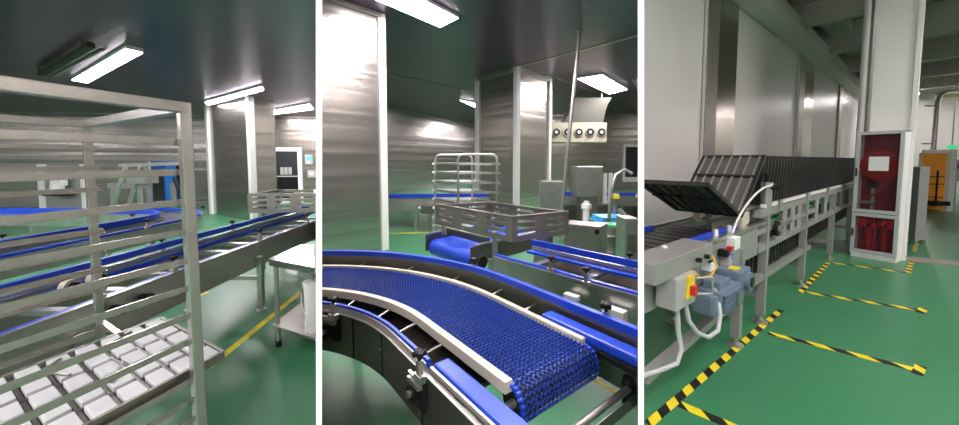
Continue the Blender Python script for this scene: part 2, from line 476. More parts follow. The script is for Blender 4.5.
for y in (2.06, 2.24):
    r = MB().tube([(-2.21, y, .60), (-2.15, y, .60)], .03, 14).build('bearing_block', 'rubber', ta, smooth=True)
    MB().tube([(-2.15, y, .60), (-2.12, y, .60)], .012, 10).build('shaft_end', 'steel', r, smooth=True)
Bp = [(-4.0, 1.7), (-4.0, 3.0), (-4.0, 4.2)]+[(-4.9+.9*math.cos(a), 4.3+.9*math.sin(a)) for a in [k*PI/2/10 for k in range(1, 11)]]+[(-6.0, 5.2), (-7.6, 5.2)]
tb = straight_or_curved_conveyor('curving conveyor with blue guide strips behind the straight one', Bp, .26, -.26, .72, (.6, 2.2, 4.4, 6.2),
    [.2+.4*k for k in range(13)], [(.235, .205, .72, .79), (-.205, -.235, .71, .75)], plate=.16, belt=(.16, -.16), clamps=((1.4, .28), (2.6, .28), (2.2, -.26), (3.2, -.26)))
slotted_box('open steel guard box with slotted sides over the straight conveyor', [(-3.1, 4.65), (-2.20, 4.72), (-2.48, 5.3), (-3.06, 5.3)], .79, 1.05,
            [((-2.98, 4.74), .0), ((-2.98, 5.22), .0)])
# machine frame with slanted struts behind the curving conveyor
t = thing('strut_frame', 'steel machine frame with slanted struts behind the curving conveyor', 'machine frame', (-6.3, 6.3, 0))
fx = lambda px, Y: (px-CX)/F*Y
for px in (112, 148):
    for dy in (0, .5):
        foot(t, (fx(px, 6.4), 6.4+dy), 1.05, .06)
for a, b in (((108, .55), (126, 1.38)), ((124, .55), (141, 1.38))):
    MB().bar((fx(a[0], 6.36), 6.36, a[1]), (fx(b[0], 6.36), 6.36, b[1]), .05, .05).build('strut', 'steel', t)
MB().bar((fx(120, 6.4), 6.4, 1.40), (fx(184, 6.4), 6.4, 1.44), .06, .06).build('top_rail', 'steel', t)
MB().bar((fx(108, 6.4), 6.4, 1.03), (fx(150, 6.4), 6.4, 1.03), .07, .10).build('mid_rail', 'steel', t)
MB().bar((fx(146, 6.4), 6.4, 1.0), (fx(146, 6.4), 6.4, 1.42), .05, .05).build('upright', 'steel', t)
MB().box((fx(142, 6.4), 6.4, 1.14), (.34, .28, .14)).build('drive_box', 'steel', t, bevel=.01)
MB().bar((fx(184, 6.4), 6.4, 0), (fx(184, 6.4), 6.4, 1.44), .05, .05).build('upright', 'steel', t)
t = tag(MB().bar((-4.95, 6.1, 0), (-5.35, 6.12, 1.2), .04, .04).build('slanted_rod', 'rubber'), 'black rod leaning up left of the clad column', 'rod')

# yellow line on the floor
yl = [(-1.965, 2.2), (-2.00, 3.3), (-2.06, 4.3), (-2.35, 5.05)]
mb = MB(); mk = []
P = [(-1.96, 2.44), (-2.055, 4.4)]
n = 30
for k in range(n):
    f0, f1 = k/n, (k+1)/n
    a = (P[0][0]+(P[1][0]-P[0][0])*f0, P[0][1]+(P[1][1]-P[0][1])*f0); b = (P[0][0]+(P[1][0]-P[0][0])*f1, P[0][1]+(P[1][1]-P[0][1])*f1)
    sh = .03
    mb.add([(a[0]-.03, a[1]+sh, .0006), (a[0]+.03, a[1], .0006), (b[0]+.03, b[1], .0006), (b[0]-.03, b[1]+sh, .0006),
            (a[0]-.03, a[1]+sh, .0015), (a[0]+.03, a[1], .0015), (b[0]+.03, b[1], .0015), (b[0]-.03, b[1]+sh, .0015)],
           [(0, 3, 2, 1), (4, 5, 6, 7), (0, 1, 5, 4), (1, 2, 6, 5), (2, 3, 7, 6), (3, 0, 4, 7)], 1 if k % 3 == 2 else 0)
M['tape2'] = mat('worn yellow tape', (.62, .56, .03), .5)
tag(mb.build('floor_tape', ['yellow', 'tape2']), 'worn yellow tape line on the floor beside the straight conveyor', 'floor tape')
tag(MB().bar((-3.35, 2.55, .001), (-3.1, 3.9, .001), .07, .0012).build('floor_tape', 'yellow'), 'yellow tape line on the floor between the two conveyors', 'floor tape')

# steel table with a lower shelf and a white bucket
t = thing('steel_table', 'stainless steel table with a lower shelf against the white divider', 'table', (-1.5, 2.85, 0))
tp = [(-1.67, 2.72), (-1.19, 2.49), (-1.53, 3.2), (-1.655, 3.2)]
ins = lambda q, k: [(q0+(-1.5-q0)*k, q1+(2.85-q1)*k) for q0, q1 in q]
MB().prism(tp, .70, .72).prism(ins(tp, .03), .665, .70).build('table_top', 'tabletop', t, bevel=.004)
MB().prism(ins(tp, .04), .165, .185).build('lower_shelf', 'steel', t, bevel=.003)
MB().box((-1.30, 2.60, .64), (.16, .05, .05), -.45).build('wall_bracket', 'steel', t)
for q in ((-1.625, 2.745), (-1.635, 3.16), (-1.545, 3.16)):
    l = MB().tube([(*q, .04), (*q, .67)], .018, 12).build('leg', 'steel', t, smooth=True)
    MB().lathe((*q, 0), [(.022, 0), (.022, .045)], 12).build('foot', 'rubber', l, smooth=True)
bc = (-1.279, 2.62)
t = thing('bucket', 'tall white plastic bucket on the lower shelf of the steel table', 'bucket', (*bc, .186))
MB().lathe((*bc, .186), [(.050, 0), (.053, .004), (.060, .35), (.064, .352), (.064, .38), (.060, .38), (.059, .36), (.048, .02)], 32).build('body', 'white', t, smooth=True)
MB().lathe((*bc, .564), [(.065, 0), (.066, .008), (.062, .016), (.02, .018)], 32).build('lid', 'white', t, smooth=True)
hd = [(bc[0]+.066*math.cos(a), bc[1]-.03-.045*math.sin(a)*1.0, .50-.16*math.sin(a)) for a in [k*PI/10 for k in range(11)]]
MB().tube(hd, .003, 6).build('handle', 'trim', t, smooth=True)

# ---- the tall tray rack in the foreground, with a tray of white slabs in it
N0 = Vector((-1.003, 1.2, 0)); F0 = Vector((-1.95, 1.75, 0)); W = Vector((-.28, -.96, 0))*.75
CR = (F0-N0).normalized(); WD = W.normalized()
rack = thing('tray_rack', 'tall stainless steel tray rack standing in the foreground', 'rack', tuple(N0))
ZT = 1.695
corners = [N0, F0, F0+W, N0+W]
for p in corners:
    po = MB().box((p.x, p.y, (ZT+.14)/2), (.033, .033, ZT-.14), math.atan2(CR.y, CR.x)).build('post', 'post', rack, bevel=.004)
    cs = MB().lathe((p.x, p.y, .10), [(.03, 0), (.03, .012), (.016, .014), (.016, .05)], 12).build('caster_fork', 'steel', rack, smooth=True)
    MB().tube([(p.x-.014, p.y, .05), (p.x+.014, p.y, .05)], .05, 18).build('wheel', 'rubber', cs, smooth=True)
for a, b in ((0, 1), (1, 2), (2, 3), (3, 0)):
    z = ZT-.018
    MB().bar(corners[a]+Vector((0, 0, z)), corners[b]+Vector((0, 0, z)), .034, .036).build('top_rail', 'post', rack, bevel=.003)
    MB().bar(corners[a]+Vector((0, 0, .17)), corners[b]+Vector((0, 0, .17)), .030, .03).build('bottom_rail', 'post', rack, bevel=.003)
for z in (1.563, 1.459, 1.355, 1.25, 1.146, 1.048, .95, .855, .712, .64, .57, .47, .37, .27):
    for p, s in ((N0, 1), (F0, -1)):
        a = p-WD*.03+CR*s*.030; b = p+W+WD*.03+CR*s*.030
        mb = MB().bar(a+Vector((0, 0, z)), b+Vector((0, 0, z)), .004, .020)
        a2, b2 = a+CR*s*.014, b+CR*s*.014
        mb.bar(a2+Vector((0, 0, z-.010)), b2+Vector((0, 0, z-.010)), .026, .004)
        mb.bar(p+CR*s*.012-WD*0+Vector((0, 0, z)), p+CR*s*.030+Vector((0, 0, z)), .02, .02)
        mb.build('tray_slide', 'post', rack)
TZ = .727
to = N0+CR*.055-WD*.12
tl, tw = .86, .60
def tpnt(u, v, z): return to+WD*u+CR*v+Vector((0, 0, z))
t = thing('grid_tray', 'metal grid tray of white slabs on the middle slides of the tall rack', 'tray', tuple(tpnt(tl/2, tw/2, TZ-.02)))
mb = MB()
q = [tpnt(0, 0, 0), tpnt(tl, 0, 0), tpnt(tl, tw, 0), tpnt(0, tw, 0)]
mb.prism([(p.x, p.y) for p in q], TZ-.012, TZ-.006)
mb.build('base_sheet', 'dark', t)
for a, b in ((0, 1), (1, 2), (2, 3), (3, 0)):
    MB().bar(q[a]+Vector((0, 0, TZ)), q[b]+Vector((0, 0, TZ)), .012, .036).build('rim', 'steel_d', t)
nu, nv = 11, 5
du, dv = tl/nu, tw/nv
for k in range(1, nv):
    MB().bar(tpnt(0, k*dv, TZ), tpnt(tl, k*dv, TZ), .010, .014).build('divider', 'side', t)
for k in range(1, nu):
    MB().bar(tpnt(k*du, 0, TZ), tpnt(k*du, tw, TZ), .010, .010).build('divider', 'side', t)
slab = None
for i in range(nu):
    for j in range(nv):
        c = tpnt((i+.5)*du, (j+.5)*dv, TZ+.008)
        if slab is None:
            qs = [c-WD*du*.37-CR*dv*.41, c+WD*du*.37-CR*dv*.41, c+WD*du*.37+CR*dv*.41, c-WD*du*.37+CR*dv*.41]
            slab = MB().prism([(p.x-c.x, p.y-c.y) for p in qs], -.013, .010).build('slab', 'slab', None, bevel=.004, clip=[])
            slab.location = c
            tag(slab, 'flat white slab lying in a cell of the grid tray', 'slab', 'white slabs in the grid tray')
        else:
            o = slab.copy(); COL.objects.link(o); o.location = c
for (u, v, du_, dv_, lab) in ((.12, .47, .11, .02, 'bent steel hook lying across the far row of slabs'), (.36, .36, .05, .13, 'bent steel hook lying on the middle slabs of the grid tray'),
                              (.30, .17, -.06, .10, 'bent steel hook lying on the near slabs of the grid tray'), (.55, .5, .12, .03, 'bent steel hook near the left end of the grid tray')):
    a = tpnt(u, v, TZ+.024); b = tpnt(u+du_, v+dv_, TZ+.024); c = tpnt(u+du_*.4-.03, v+dv_+.05, TZ+.024)
    tag(MB().tube([a, b, c], .005, 8).build('steel_hook', 'steel_d', None, smooth=True), lab, 'hook')
for u in (.02, .72):
    a = N0-WD*0+WD*u+CR*.03; b = N0+WD*u+CR*1.065
    MB().bar(a+Vector((0, 0, TZ-.022)), b+Vector((0, 0, TZ-.022)), .02, .018).build('support_bar', 'post', rack)
# ================================================================== MIDDLE BAY
bay(BAY2)
# columns clad in steel sheet, white corner trims, ceiling seams
pl = struct('pillar', MB().prism([(-1.585, 5.76), (-2.75, 4.55), (-3.9, 5.7), (-2.7, 6.9)], 0, H2), 'sheet')
MB().box((-1.60, 5.775, H2/2), (.12, .12, H2-.01), .8).build('corner_trim', 'trim', pl)
MB().bar((-1.58, 5.74, H2-.04), (-2.8, 4.5, H2-.04), .06, .07).build('top_trim', 'steel_d', pl)
pm2 = struct('pillar', MB().prism([(.945, 8.98), (-.06, 10.17), (.95, 11.36), (2.0, 10.17)], 0, H2), 'sheet')
for p in ((.945, 8.96), (-.06, 10.16), (2.0, 10.16)):
    MB().box((p[0], p[1], H2/2), (.15 if p[0] == .945 else .11, .11, H2-.01), .8).build('corner_trim', 'trim', pm2)
MB().bar((.945, 8.93, H2-.05), (-.06, 10.12, H2-.05), .06, .10).build('top_trim', 'steel', pm2)
MB().bar((.945, 8.93, H2-.05), (2.0, 10.12, H2-.05), .06, .10).build('top_trim', 'steel', pm2)
struct('trim_3', MB().bar((-.1, 10.1, H2-.006), (3.2, 6.5, H2-.006), .07, .012), 'steel')
struct('trim_4', MB().bar((-3.6, 8.4, H2-.006), (.6, 13, H2-.006), .05, .012), 'steel_d')
struct('trim_5', MB().bar((2.1, 10.1, H2-.006), (7.5, 16.5, H2-.006), .05, .012), 'steel_d')
struct('trim_6', MB().bar((-6.9, 9.7, 3.80), (.9, 25.4, 3.80), .06, .05), 'steel')
# lamps
ceiling_light('white lamp at the top edge, left of the middle of the bay', [(-1.50, 5.12), (-.681, 6.19), (-.348, 5.81), (-1.1, 4.75)], H2, 'lamps of the middle bay')
ceiling_light('white lamp on the ceiling right of the hanging pole', [(2.78, 10.05), (3.30, 9.6), (4.80, 11.56), (4.50, 12.3)], H2, 'lamps of the middle bay')
ceiling_light('far white lamp seen beside the steel column in the middle', [(-.75, 13.62), (.02, 14.56), (1.43, 16.58), (.3, 16.9), (-.2, 15.8)][:4], H2, 'lamps of the middle bay')
bay([])
ceiling_light('long unseen lamp added behind the camera to whiten the divider ends', [(-.22, -3.0), (.22, -3.0), (.22, -.7), (-.22, -.7)], H2, 'added lamps of the middle bay')  # added out of view to brighten the ends of the boards
bay(BAY2)
for a, b in (((-.9, 2.6), (-.3, 3.4)), ((.8, 2.4), (1.5, 3.3)), ((.2, 4.0), (1.0, 4.6)), ((4.5, 22), (6.5, 24)), ((1.5, 21), (2.5, 23)), ((8, 26), (10, 29))):  # lamps out of sight, added to brighten the belts and far wall
    ceiling_light('unseen white lamp added to light the conveyors and the far wall', rect(a, b, .35), H2, 'added lamps of the middle bay')
t = thing('unlit_lamp', 'thin unlit lamp tube on the ceiling at the right edge of the bay', 'lamp', (5.2, 11.4, H2))
MB().bar((4.35, 10.0, H2-.10), (5.6, 12.2, H2-.10), .10, .06).build('housing', 'steel', t)
MB().box((4.5, 10.2, H2-.05), (.08, .08, .07)).build('bracket', 'steel', t)
# cooling unit with a row of round outlets, and its hood
uy = 12.0; ux0, ux1 = (550-CX)/F*uy, (606-CX)/F*uy
uz0, uz1 = 2.05, 2.72
t = thing('cooling_unit', 'cream ceiling cooling unit with a row of round outlets', 'cooling unit', ((ux0+ux1)/2, uy, uz0))
MB().box(((ux0+ux1)/2, uy+.35, (uz0+uz1)/2+.05), (ux1-ux0, .7, uz1-uz0)).build('housing', 'cream2', t, bevel=.02)
for k in range(5):
    cx = ux0+(ux1-ux0)*(k+.5)/5; cz = (uz0+uz1)/2+.06
    r = MB().tube([(cx, uy-.05, cz), (cx, uy+.01, cz)], .155, 24).build('outlet_ring', 'steel_d', t, smooth=True)
    MB().tube([(cx, uy-.058, cz), (cx, uy-.048, cz)], .125, 24).build('dark_mouth', 'rubber', r, smooth=True)
    MB().tube([(cx, uy-.066, cz), (cx, uy-.055, cz)], .05, 16).build('hub', 'cream', r, smooth=True)
hx = (560-CX)/F*uy
hood = MB(); hs = []
for k in range(9):
    a = k/8; hs.append((ux0+.5+(ux1-ux0-.55)*1.0, 0))
pts = [(hx+.1, 2.66), (hx+1.45, 2.66), (hx+1.50, 2.95), (hx+1.55, 3.2), (hx+1.62, 3.4), (hx+1.75, 3.62), (hx+.5, 3.62), (hx+.4, 3.3), (hx+.2, 2.95)]
vs = [(x, uy+.05, z) for x, z in pts]+[(x, uy+.65, z) for x, z in pts]; n = len(pts)
hood.add(vs, [tuple(range(n))[::-1], tuple(range(n, 2*n))]+[(i, (i+1) % n, n+(i+1) % n, n+i) for i in range(n)])
hood.build('duct_hood', 'hood', t, bevel=.02)
for x in (ux0+.1, ux1-.1):
    MB().bar((x, uy+.3, uz1+.05), (x, uy+.3, H2), .03, .03).build('hanger', 'steel_d', t)
# hanging pole
t = thing('support_pole', 'thin steel pole from the ceiling down to the equipment behind the slotted box', 'pole', (1.53, 6.5, 0))
MB().tube([(1.50, 6.5, .02), (1.53, 6.5, .45), (1.81, 6.5, H2-.01)], .035, 12).build('tube', 'steel', t, smooth=True)
MB().lathe((1.81, 6.5, H2-.03), [(.05, 0), (.05, .028)], 14).build('ceiling_flange', 'steel', t)
MB().lathe((1.50, 6.5, 0), [(.08, 0), (.08, .03)], 14).build('base_flange', 'steel', t)

# far wall fittings
d2 = struct('window_1', MB().box((6.9*640/640*1.12, 17.6, 1.35), (1.0, .08, 1.9)), 'trim')
MB().box((7.62, 17.55, 1.4), (.62, .03, 1.5)).build('pane', 'door', d2)
struct('wall_right_middle', MB().box((8.4, 17.75, 1.9), (9.6, .16, 3.8)), 'sheet')

# trolley rack with rounded tops
t = thing('tube_trolley', 'chrome tube trolley with round top frames behind the slotted box', 'trolley', (-.2, 6.4, 0))
def loop(x0, x1, y, zt, r=.10):
    p = [(x0, y, .12), (x0, y, zt-r)]
    for k in range(1, 6): a = PI-k*PI/2/5; p.append((x0+r+r*math.cos(a), y, zt-r+r*math.sin(a)))
    for k in range(0, 6): a = PI/2-k*PI/2/5; p.append((x1-r+r*math.cos(a), y, zt-r+r*math.sin(a)))
    return p+[(x1, y, .12)]
fa = (fx(458, 6.1), fx(497, 6.1), 6.1); fb = (fx(435, 6.7), fx(472, 6.7), 6.7)
for x0, x1, y in (fa, fb):
    MB().tube(loop(x0, x1, y, 1.60), .022, 10).build('loop_frame', 'steel', t, smooth=True)
for z in (1.43, 1.27, 1.10, .93, .76, .58, .40, .24):
    for k in (0, 1):
        a = (fa[k]-.03, fa[2]-.08, z); b = (fb[k]-.03, fb[2]+.08, z)
        MB().bar(a, b, .05, .035).build('tray_runner', 'steel', t)
    MB().bar((fb[0]-.05, fb[2], z), (fb[1]+.05, fb[2], z), .03, .04).build('cross_rail', 'trim', t)
    MB().bar((fa[0]-.06, fa[2], z), (fa[1]+.06, fa[2], z), .03, .04).build('cross_rail', 'steel', t)
for x0, x1, y in (fa, fb):
    for x in (x0, x1):
        MB().tube([(x-.015, y, .055), (x+.015, y, .055)], .055, 16).build('caster', 'rubber', t, smooth=True)
        MB().box((x, y, .10), (.04, .05, .06)).build('caster_fork', 'steel', t)

# far conveyors along the back
straight_or_curved_conveyor('far conveyor with a blue strip beyond the trolley, on the left', [(-3.3, 7.6), (-2.0, 7.75), (.2, 7.95)], .25, -.25, .66, (1.9, 2.6), [.5, 1.2, 1.9], [(.235, .2, .64, .72), (-.21, -.235, .60, .64)], plate=.25, side='steel', belt=(.18, -.18))
straight_or_curved_conveyor('far conveyor with a blue strip behind the machine cabinet', [(1.4, 8.2), (3.6, 7.9)], .25, -.25, .68, (.5, 1.8), [.5, 1.2, 1.7], [(.235, .2, .66, .74)], plate=.20, side='steel', belt=(.18, -.18))
tag(MB().bar((-2.6, 7.0, .001), (-.2, 7.25, .001), .07, .0012).build('floor_tape', 'yellow'), 'yellow tape on the floor in front of the far left conveyor', 'floor tape')
t = thing('drive_unit', 'small dark drive unit hanging at the end of the far left conveyor', 'drive unit', (-1.05, 7.35, 0))
MB().box((-1.05, 7.35, .47), (.34, .22, .18)).build('motor', 'side', t, bevel=.02)
MB().tube([(-1.28, 7.35, .47), (-.86, 7.35, .47)], .07, 14).build('gear', 'steel', t, smooth=True)
MB().box((-1.05, 7.35, .19), (.08, .08, .38)).build('stand', 'steel_d', t)

# cross conveyor with its blue end roller under the slotted box
q0, q1 = Vector((-.47, 3.68, 0)), Vector((-.03, 3.19, 0)); hd2 = Vector((.73, .68, 0)).normalized()
al = (q1-q0).normalized()
t = thing('cross_conveyor', 'wide blue cross conveyor ending in a blue roller under the slotted box', 'conveyor', tuple((q0+q1)/2))
MB().tube([q0+Vector((0, 0, .575)), q1+Vector((0, 0, .575))], .085, 28).build('end_roller', 'blue', t, smooth=True)
bl = MB(); w0, w1 = q0+al*.0, q1
bl.add([w0+Vector((0, 0, .66)), w1+Vector((0, 0, .66)), w1+hd2*1.1+Vector((0, 0, .66)), w0+hd2*1.1+Vector((0, 0, .66)),
        w0+Vector((0, 0, .65)), w1+Vector((0, 0, .65)), w1+hd2*1.1+Vector((0, 0, .65)), w0+hd2*1.1+Vector((0, 0, .65))],
       [(0, 1, 2, 3), (7, 6, 5, 4), (0, 4, 5, 1), (1, 5, 6, 2), (2, 6, 7, 3), (3, 7, 4, 0)])
bl.build('belt', 'blue', t)
for w, s in ((q0-al*.035, -1), (q1+al*.035, 1)):
    a = w-hd2*.10; b = w+hd2*1.15
    MB().bar(a+Vector((0, 0, .63)), b+Vector((0, 0, .63)), .012, .17).build('side_plate', 'side', t)
    MB().bar(a+hd2*.06+Vector((0, 0, .725)), b+Vector((0, 0, .725)), .04, .014).build('top_rail', 'steel', t)
    r = MB().tube([w-al*s*.0+Vector((0, 0, .575)), w+al*s*.06+Vector((0, 0, .575))], .055, 18).build('pulley', 'rubber', t, smooth=True)
    for k in range(4):
        MB().tube([w+al*s*(.016+.012*k)+Vector((0, 0, .575)), w+al*s*(.020+.012*k)+Vector((0, 0, .575))], .062, 18).build('pulley_groove', 'steel_d', r, smooth=True)
    for d in (.12, 1.0):
        p = w+hd2*d+al*s*.035; foot(t, (p.x, p.y), .58)
MB().bar(q0-al*.04+hd2*.13+Vector((0, 0, .735)), q1+al*.04+hd2*.13+Vector((0, 0, .735)), .012, .07).build('end_plate', 'side', t)
MB().bar(q0-al*.04+hd2*.12+Vector((0, 0, .775)), q1+al*.04+hd2*.12+Vector((0, 0, .775)), .03, .012).build('end_rail', 'steel', t)
slotted_box('large open steel guard box with slotted sides in the middle of the bay', [(-.456, 3.565), (.257, 2.746), (.785, 3.05), (.113, 3.75)], .845, 1.05,
            [((-.36, 3.52), .742), ((.13, 2.955), .60), ((.14, 3.66), .69), ((.60, 3.20), .69)])

# second conveyor, running down to the right behind the curved belt
h2 = Vector((.69, -.724)); n2 = Vector((.724, .69)); c0 = n2*2.315+h2*(-1.98)
c2 = [tuple(c0+h2*k) for k in (0, .6, 1.2, 1.8, 2.4, 2.95)]
t2 = straight_or_curved_conveyor('steel conveyor with blue guide strips running behind the curved belt', c2, .275, -.275, .70, (.35, 1.8), [.25+.46*k for k in range(6)],
    [(.255, .230, .715, .768), (.215, .165, .655, .675), (-.225, -.25, .68, .72), (-.18, -.205, .67, .695), (-.135, -.15, .66, .68)], plate=.22, clamps=((.55, -.25), (.86, -.305), (.9, .25), (1.45, -.25)))
MB().sweep(c2, .262, -.262, .545, .553).build('drip_pan', 'side', t2)
dp = along(c2, .9)[0]
MB().tube([(*along(c2, d)[0], .60+.02*math.sin(d*5)) for d in [.35+.08*k for k in range(24)]], .03, 10).build('cable_sleeve', 'navy', t2, smooth=True)
bx_ = Vector(along(c2, 1.06)[0])-n2*.33
MB().box((bx_.x, bx_.y, .585), (.14, .06, .07), math.atan2(h2.y, h2.x)).build('sensor_box', 'white', t2, bevel=.006)
bx_ = Vector(along(c2, .77)[0])-n2*.325
MB().box((bx_.x, bx_.y, .60), (.10, .05, .04), math.atan2(h2.y, h2.x)).build('steel_bracket', 'trim', t2, bevel=.006)

# ---- the curved mesh belt in the foreground
E1 = Vector((.285, 1.32)); HD = Vector((.611, -.792)); RT = Vector((-.792, -.611)); R0 = 1.28
S1 = E1-HD*.62; O1 = S1+RT*R0
arc = []
for k in range(41):
    a = math.radians(58)*(1-k/40)
    v = -RT; v = Vector((v.x*math.cos(a)-v.y*math.sin(a), v.x*math.sin(a)+v.y*math.cos(a)))
    arc.append(tuple(O1+v*R0))
full = arc+[tuple(S1+HD*d) for d in (.2, .4, .62, .8, 1.0, 1.3, 1.7)]
beltp = arc+[tuple(S1+HD*d) for d in (.1, .2, .3, .4, .5, .62)]
ZB = .72
t = thing('curved_belt_conveyor', 'curving conveyor with a blue mesh belt and cream edge rails in the foreground', 'conveyor', (S1.x, S1.y, 0))
bs = MB(); bs.sweep(beltp, .213, -.213, ZB-.030, ZB-.018)
nv_ = 14; rr = .066
vs = []; fs = []
for k in range(nv_):
    a = PI/2-k*PI/(nv_-1)*1.05
    for o in (.213, -.213):
        p = E1+HD*(rr-.02)*math.cos(a)-RT*o
        vs.append((p.x, p.y, ZB-.018-rr+(rr-.012)*math.sin(a)+.0))
for k in range(nv_-1): fs.append((2*k, 2*k+1, 2*k+3, 2*k+2))
bs.add(vs, fs); belt = bs.build('belt_bed', 'navy', t)
# belt links: zigzag rows, following the curve and over the nose
rows = MB()
length = 0; cum = [0]
for a, b in zip(beltp, beltp[1:]):
    length += math.hypot(b[0]-a[0], b[1]-a[1]); cum.append(length)
pitch = .021; nz = 18; hw = .213
def belt_point(d, o, up):
    if d <= length:
        c, h = along(beltp, max(0, d))
        # exact radial offset
        l = (-h[1], h[0]); return Vector((c[0]+l[0]*o, c[1]+l[1]*o, ZB-.018+up))
    a = PI/2-(d-length)/rr
    p = E1+HD*((rr+up)*math.cos(a)*.8)-RT*o
    return Vector((p.x, p.y, ZB-.018-rr+(rr+up)*math.sin(a)))
d = .0
while d < length+rr*PI*1.02:
    top = []; 
    for k in range(nz*2+1):
        o = -hw+2*hw*k/(nz*2); dd = d+(pitch*.40 if k % 2 else -pitch*.20)
        top.append((dd, o))
    vs = []; fs = []; wd_ = pitch*.17
    for dd, o in top:
        vs += [belt_point(dd-wd_, o, .002), belt_point(dd-wd_*.6, o, .013), belt_point(dd+wd_*.6, o, .013), belt_point(dd+wd_, o, .002)]
    for k in range(len(top)-1):
        i = 4*k; fs += [(i, i+4, i+5, i+1), (i+1, i+5, i+6, i+2), (i+2, i+6, i+7, i+3)]
    rows.add(vs, fs); d += pitch
lk = rows.build('mesh_links', 'blue2', t)
for s in (1, -1):                              # little sprockets rims at the two nose edges
    p = E1-RT*s*.214
    for k in range(11):
        a = PI/2-k*PI/10
        q = p+HD*(rr+.004)*.8*math.cos(a); z = ZB-.018-rr+(rr+.004)*math.sin(a)
        MB().tube([(q.x-RT.x*s*-.006, q.y-RT.y*s*-.006, z), (q.x-RT.x*s*.010, q.y-RT.y*s*.010, z)], .009, 8).build('link_end', 'blue', t, smooth=True)
MB().tube([(*(E1-RT*.34), ZB-.018-rr), (*(E1+RT*.37), ZB-.018-rr)], .016, 12).build('nose_shaft', 'steel', t, smooth=True)
MB().tube([(*(E1-RT*.205), ZB-.018-rr), (*(E1+RT*.205), ZB-.018-rr)], .06, 20).build('nose_roller', 'rubber', t, smooth=True)
for o0, o1 in ((.213, .243), (-.213, -.247)):
    MB().sweep(arc+[tuple(S1+HD*d) for d in (.2, .4, .62 if o0 < 0 else .60)], o0, o1, ZB-.035, ZB+.008).build('edge_rail', 'cream', t, bevel=.006)
# outer guide with its plate
MB().sweep(full, .345, .365, ZB-.21, ZB+.048).build('outer_plate', 'side', t)
MB().sweep(full, .335, .367, ZB+.048, ZB+.085).build('guide_strip', 'blue', t, bevel=.004)
MB().sweep(full, .330, .345, ZB+.035, ZB+.05).build('guide_holder', 'side', t)
# inner plate, blue guide, steel flanges
ip = MB().sweep(full, -.392, -.400, ZB-.27, ZB-.05).build('inner_plate', 'side', t)
MB().sweep(full, -.390, -.408, ZB-.05, ZB-.042).build('steel_flange', 'boxsteel', t)
arcg = arc+[tuple(S1+HD*d) for d in (.1, .2, .31)]
MB().sweep(arcg, -.366, -.380, ZB-.042, ZB-.006).build('guide_strip', 'blue', t)
MB().sweep(arcg, -.382, -.390, ZB-.042, ZB-.018).build('guide_holder', 'steel', t)
st_ = [tuple(S1+HD*d) for d in (.34, .6, 1.0, 1.7)]
MB().sweep(st_, -.300, -.372, ZB-.045, ZB-.008).build('wear_strip', 'blue', t, bevel=.010)
MB().sweep(st_, -.374, -.384, ZB-.045, ZB-.020).build('steel_rail', 'steel', t)
MB().sweep(st_, .315, .240, ZB-.02, ZB+.022).build('wear_strip', 'blue', t, bevel=.012)
MB().sweep(st_, .322, .235, ZB-.055, ZB-.02).build('wear_strip_base', 'rubber', t, bevel=.01)
MB().sweep(full[:43], .16, .10, ZB-.13, ZB-.10).build('return_rail', 'side', t)
MB().sweep(full[:43], -.25, -.30, ZB-.20, ZB-.17).build('return_rail', 'side', t)
MB().sweep(full[:43], -.385, .20, ZB-.16, ZB-.14).build('drip_sheet', 'side', t)
for d in (.30, .62, .95, 1.24, 1.50):
    c, h = along(full, d); l = (-h[1], h[0])
    MB().tube([(c[0]-l[0]*.392, c[1]-l[1]*.392, ZB-.06), (c[0]-l[0]*.235, c[1]-l[1]*.235, ZB-.03)], .0065, 8).build('cross_rod', 'steel_d', t, smooth=True)
    MB().tube([(c[0]+l[0]*.236, c[1]+l[1]*.236, ZB-.02), (c[0]+l[0]*.345, c[1]+l[1]*.345, ZB-.005)], .0065, 8).build('cross_rod', 'steel_d', t, smooth=True)
for d in (.14, .33):
    c = S1+HD*(.62+d)
    MB().tube([(*(c-RT*.34), ZB-.17), (*(c+RT*.39), ZB-.17)], .014, 12).build('cross_shaft', 'steel', t, smooth=True)
c = S1+HD*(.62+.13)
MB().bar((*(S1+HD*.80-RT*.34), ZB-.19), (*(S1+HD*.80+RT*.1), ZB-.19), .004, .05).build('flat_bar', 'steel_d', t)
sb = c-RT*.33
MB().lathe((sb.x, sb.y, ZB-.26), [(.02, 0), (.028, .05), (.03, .10), (.022, .13)], 14).build('shaft_boot', 'rubber', t, smooth=True)
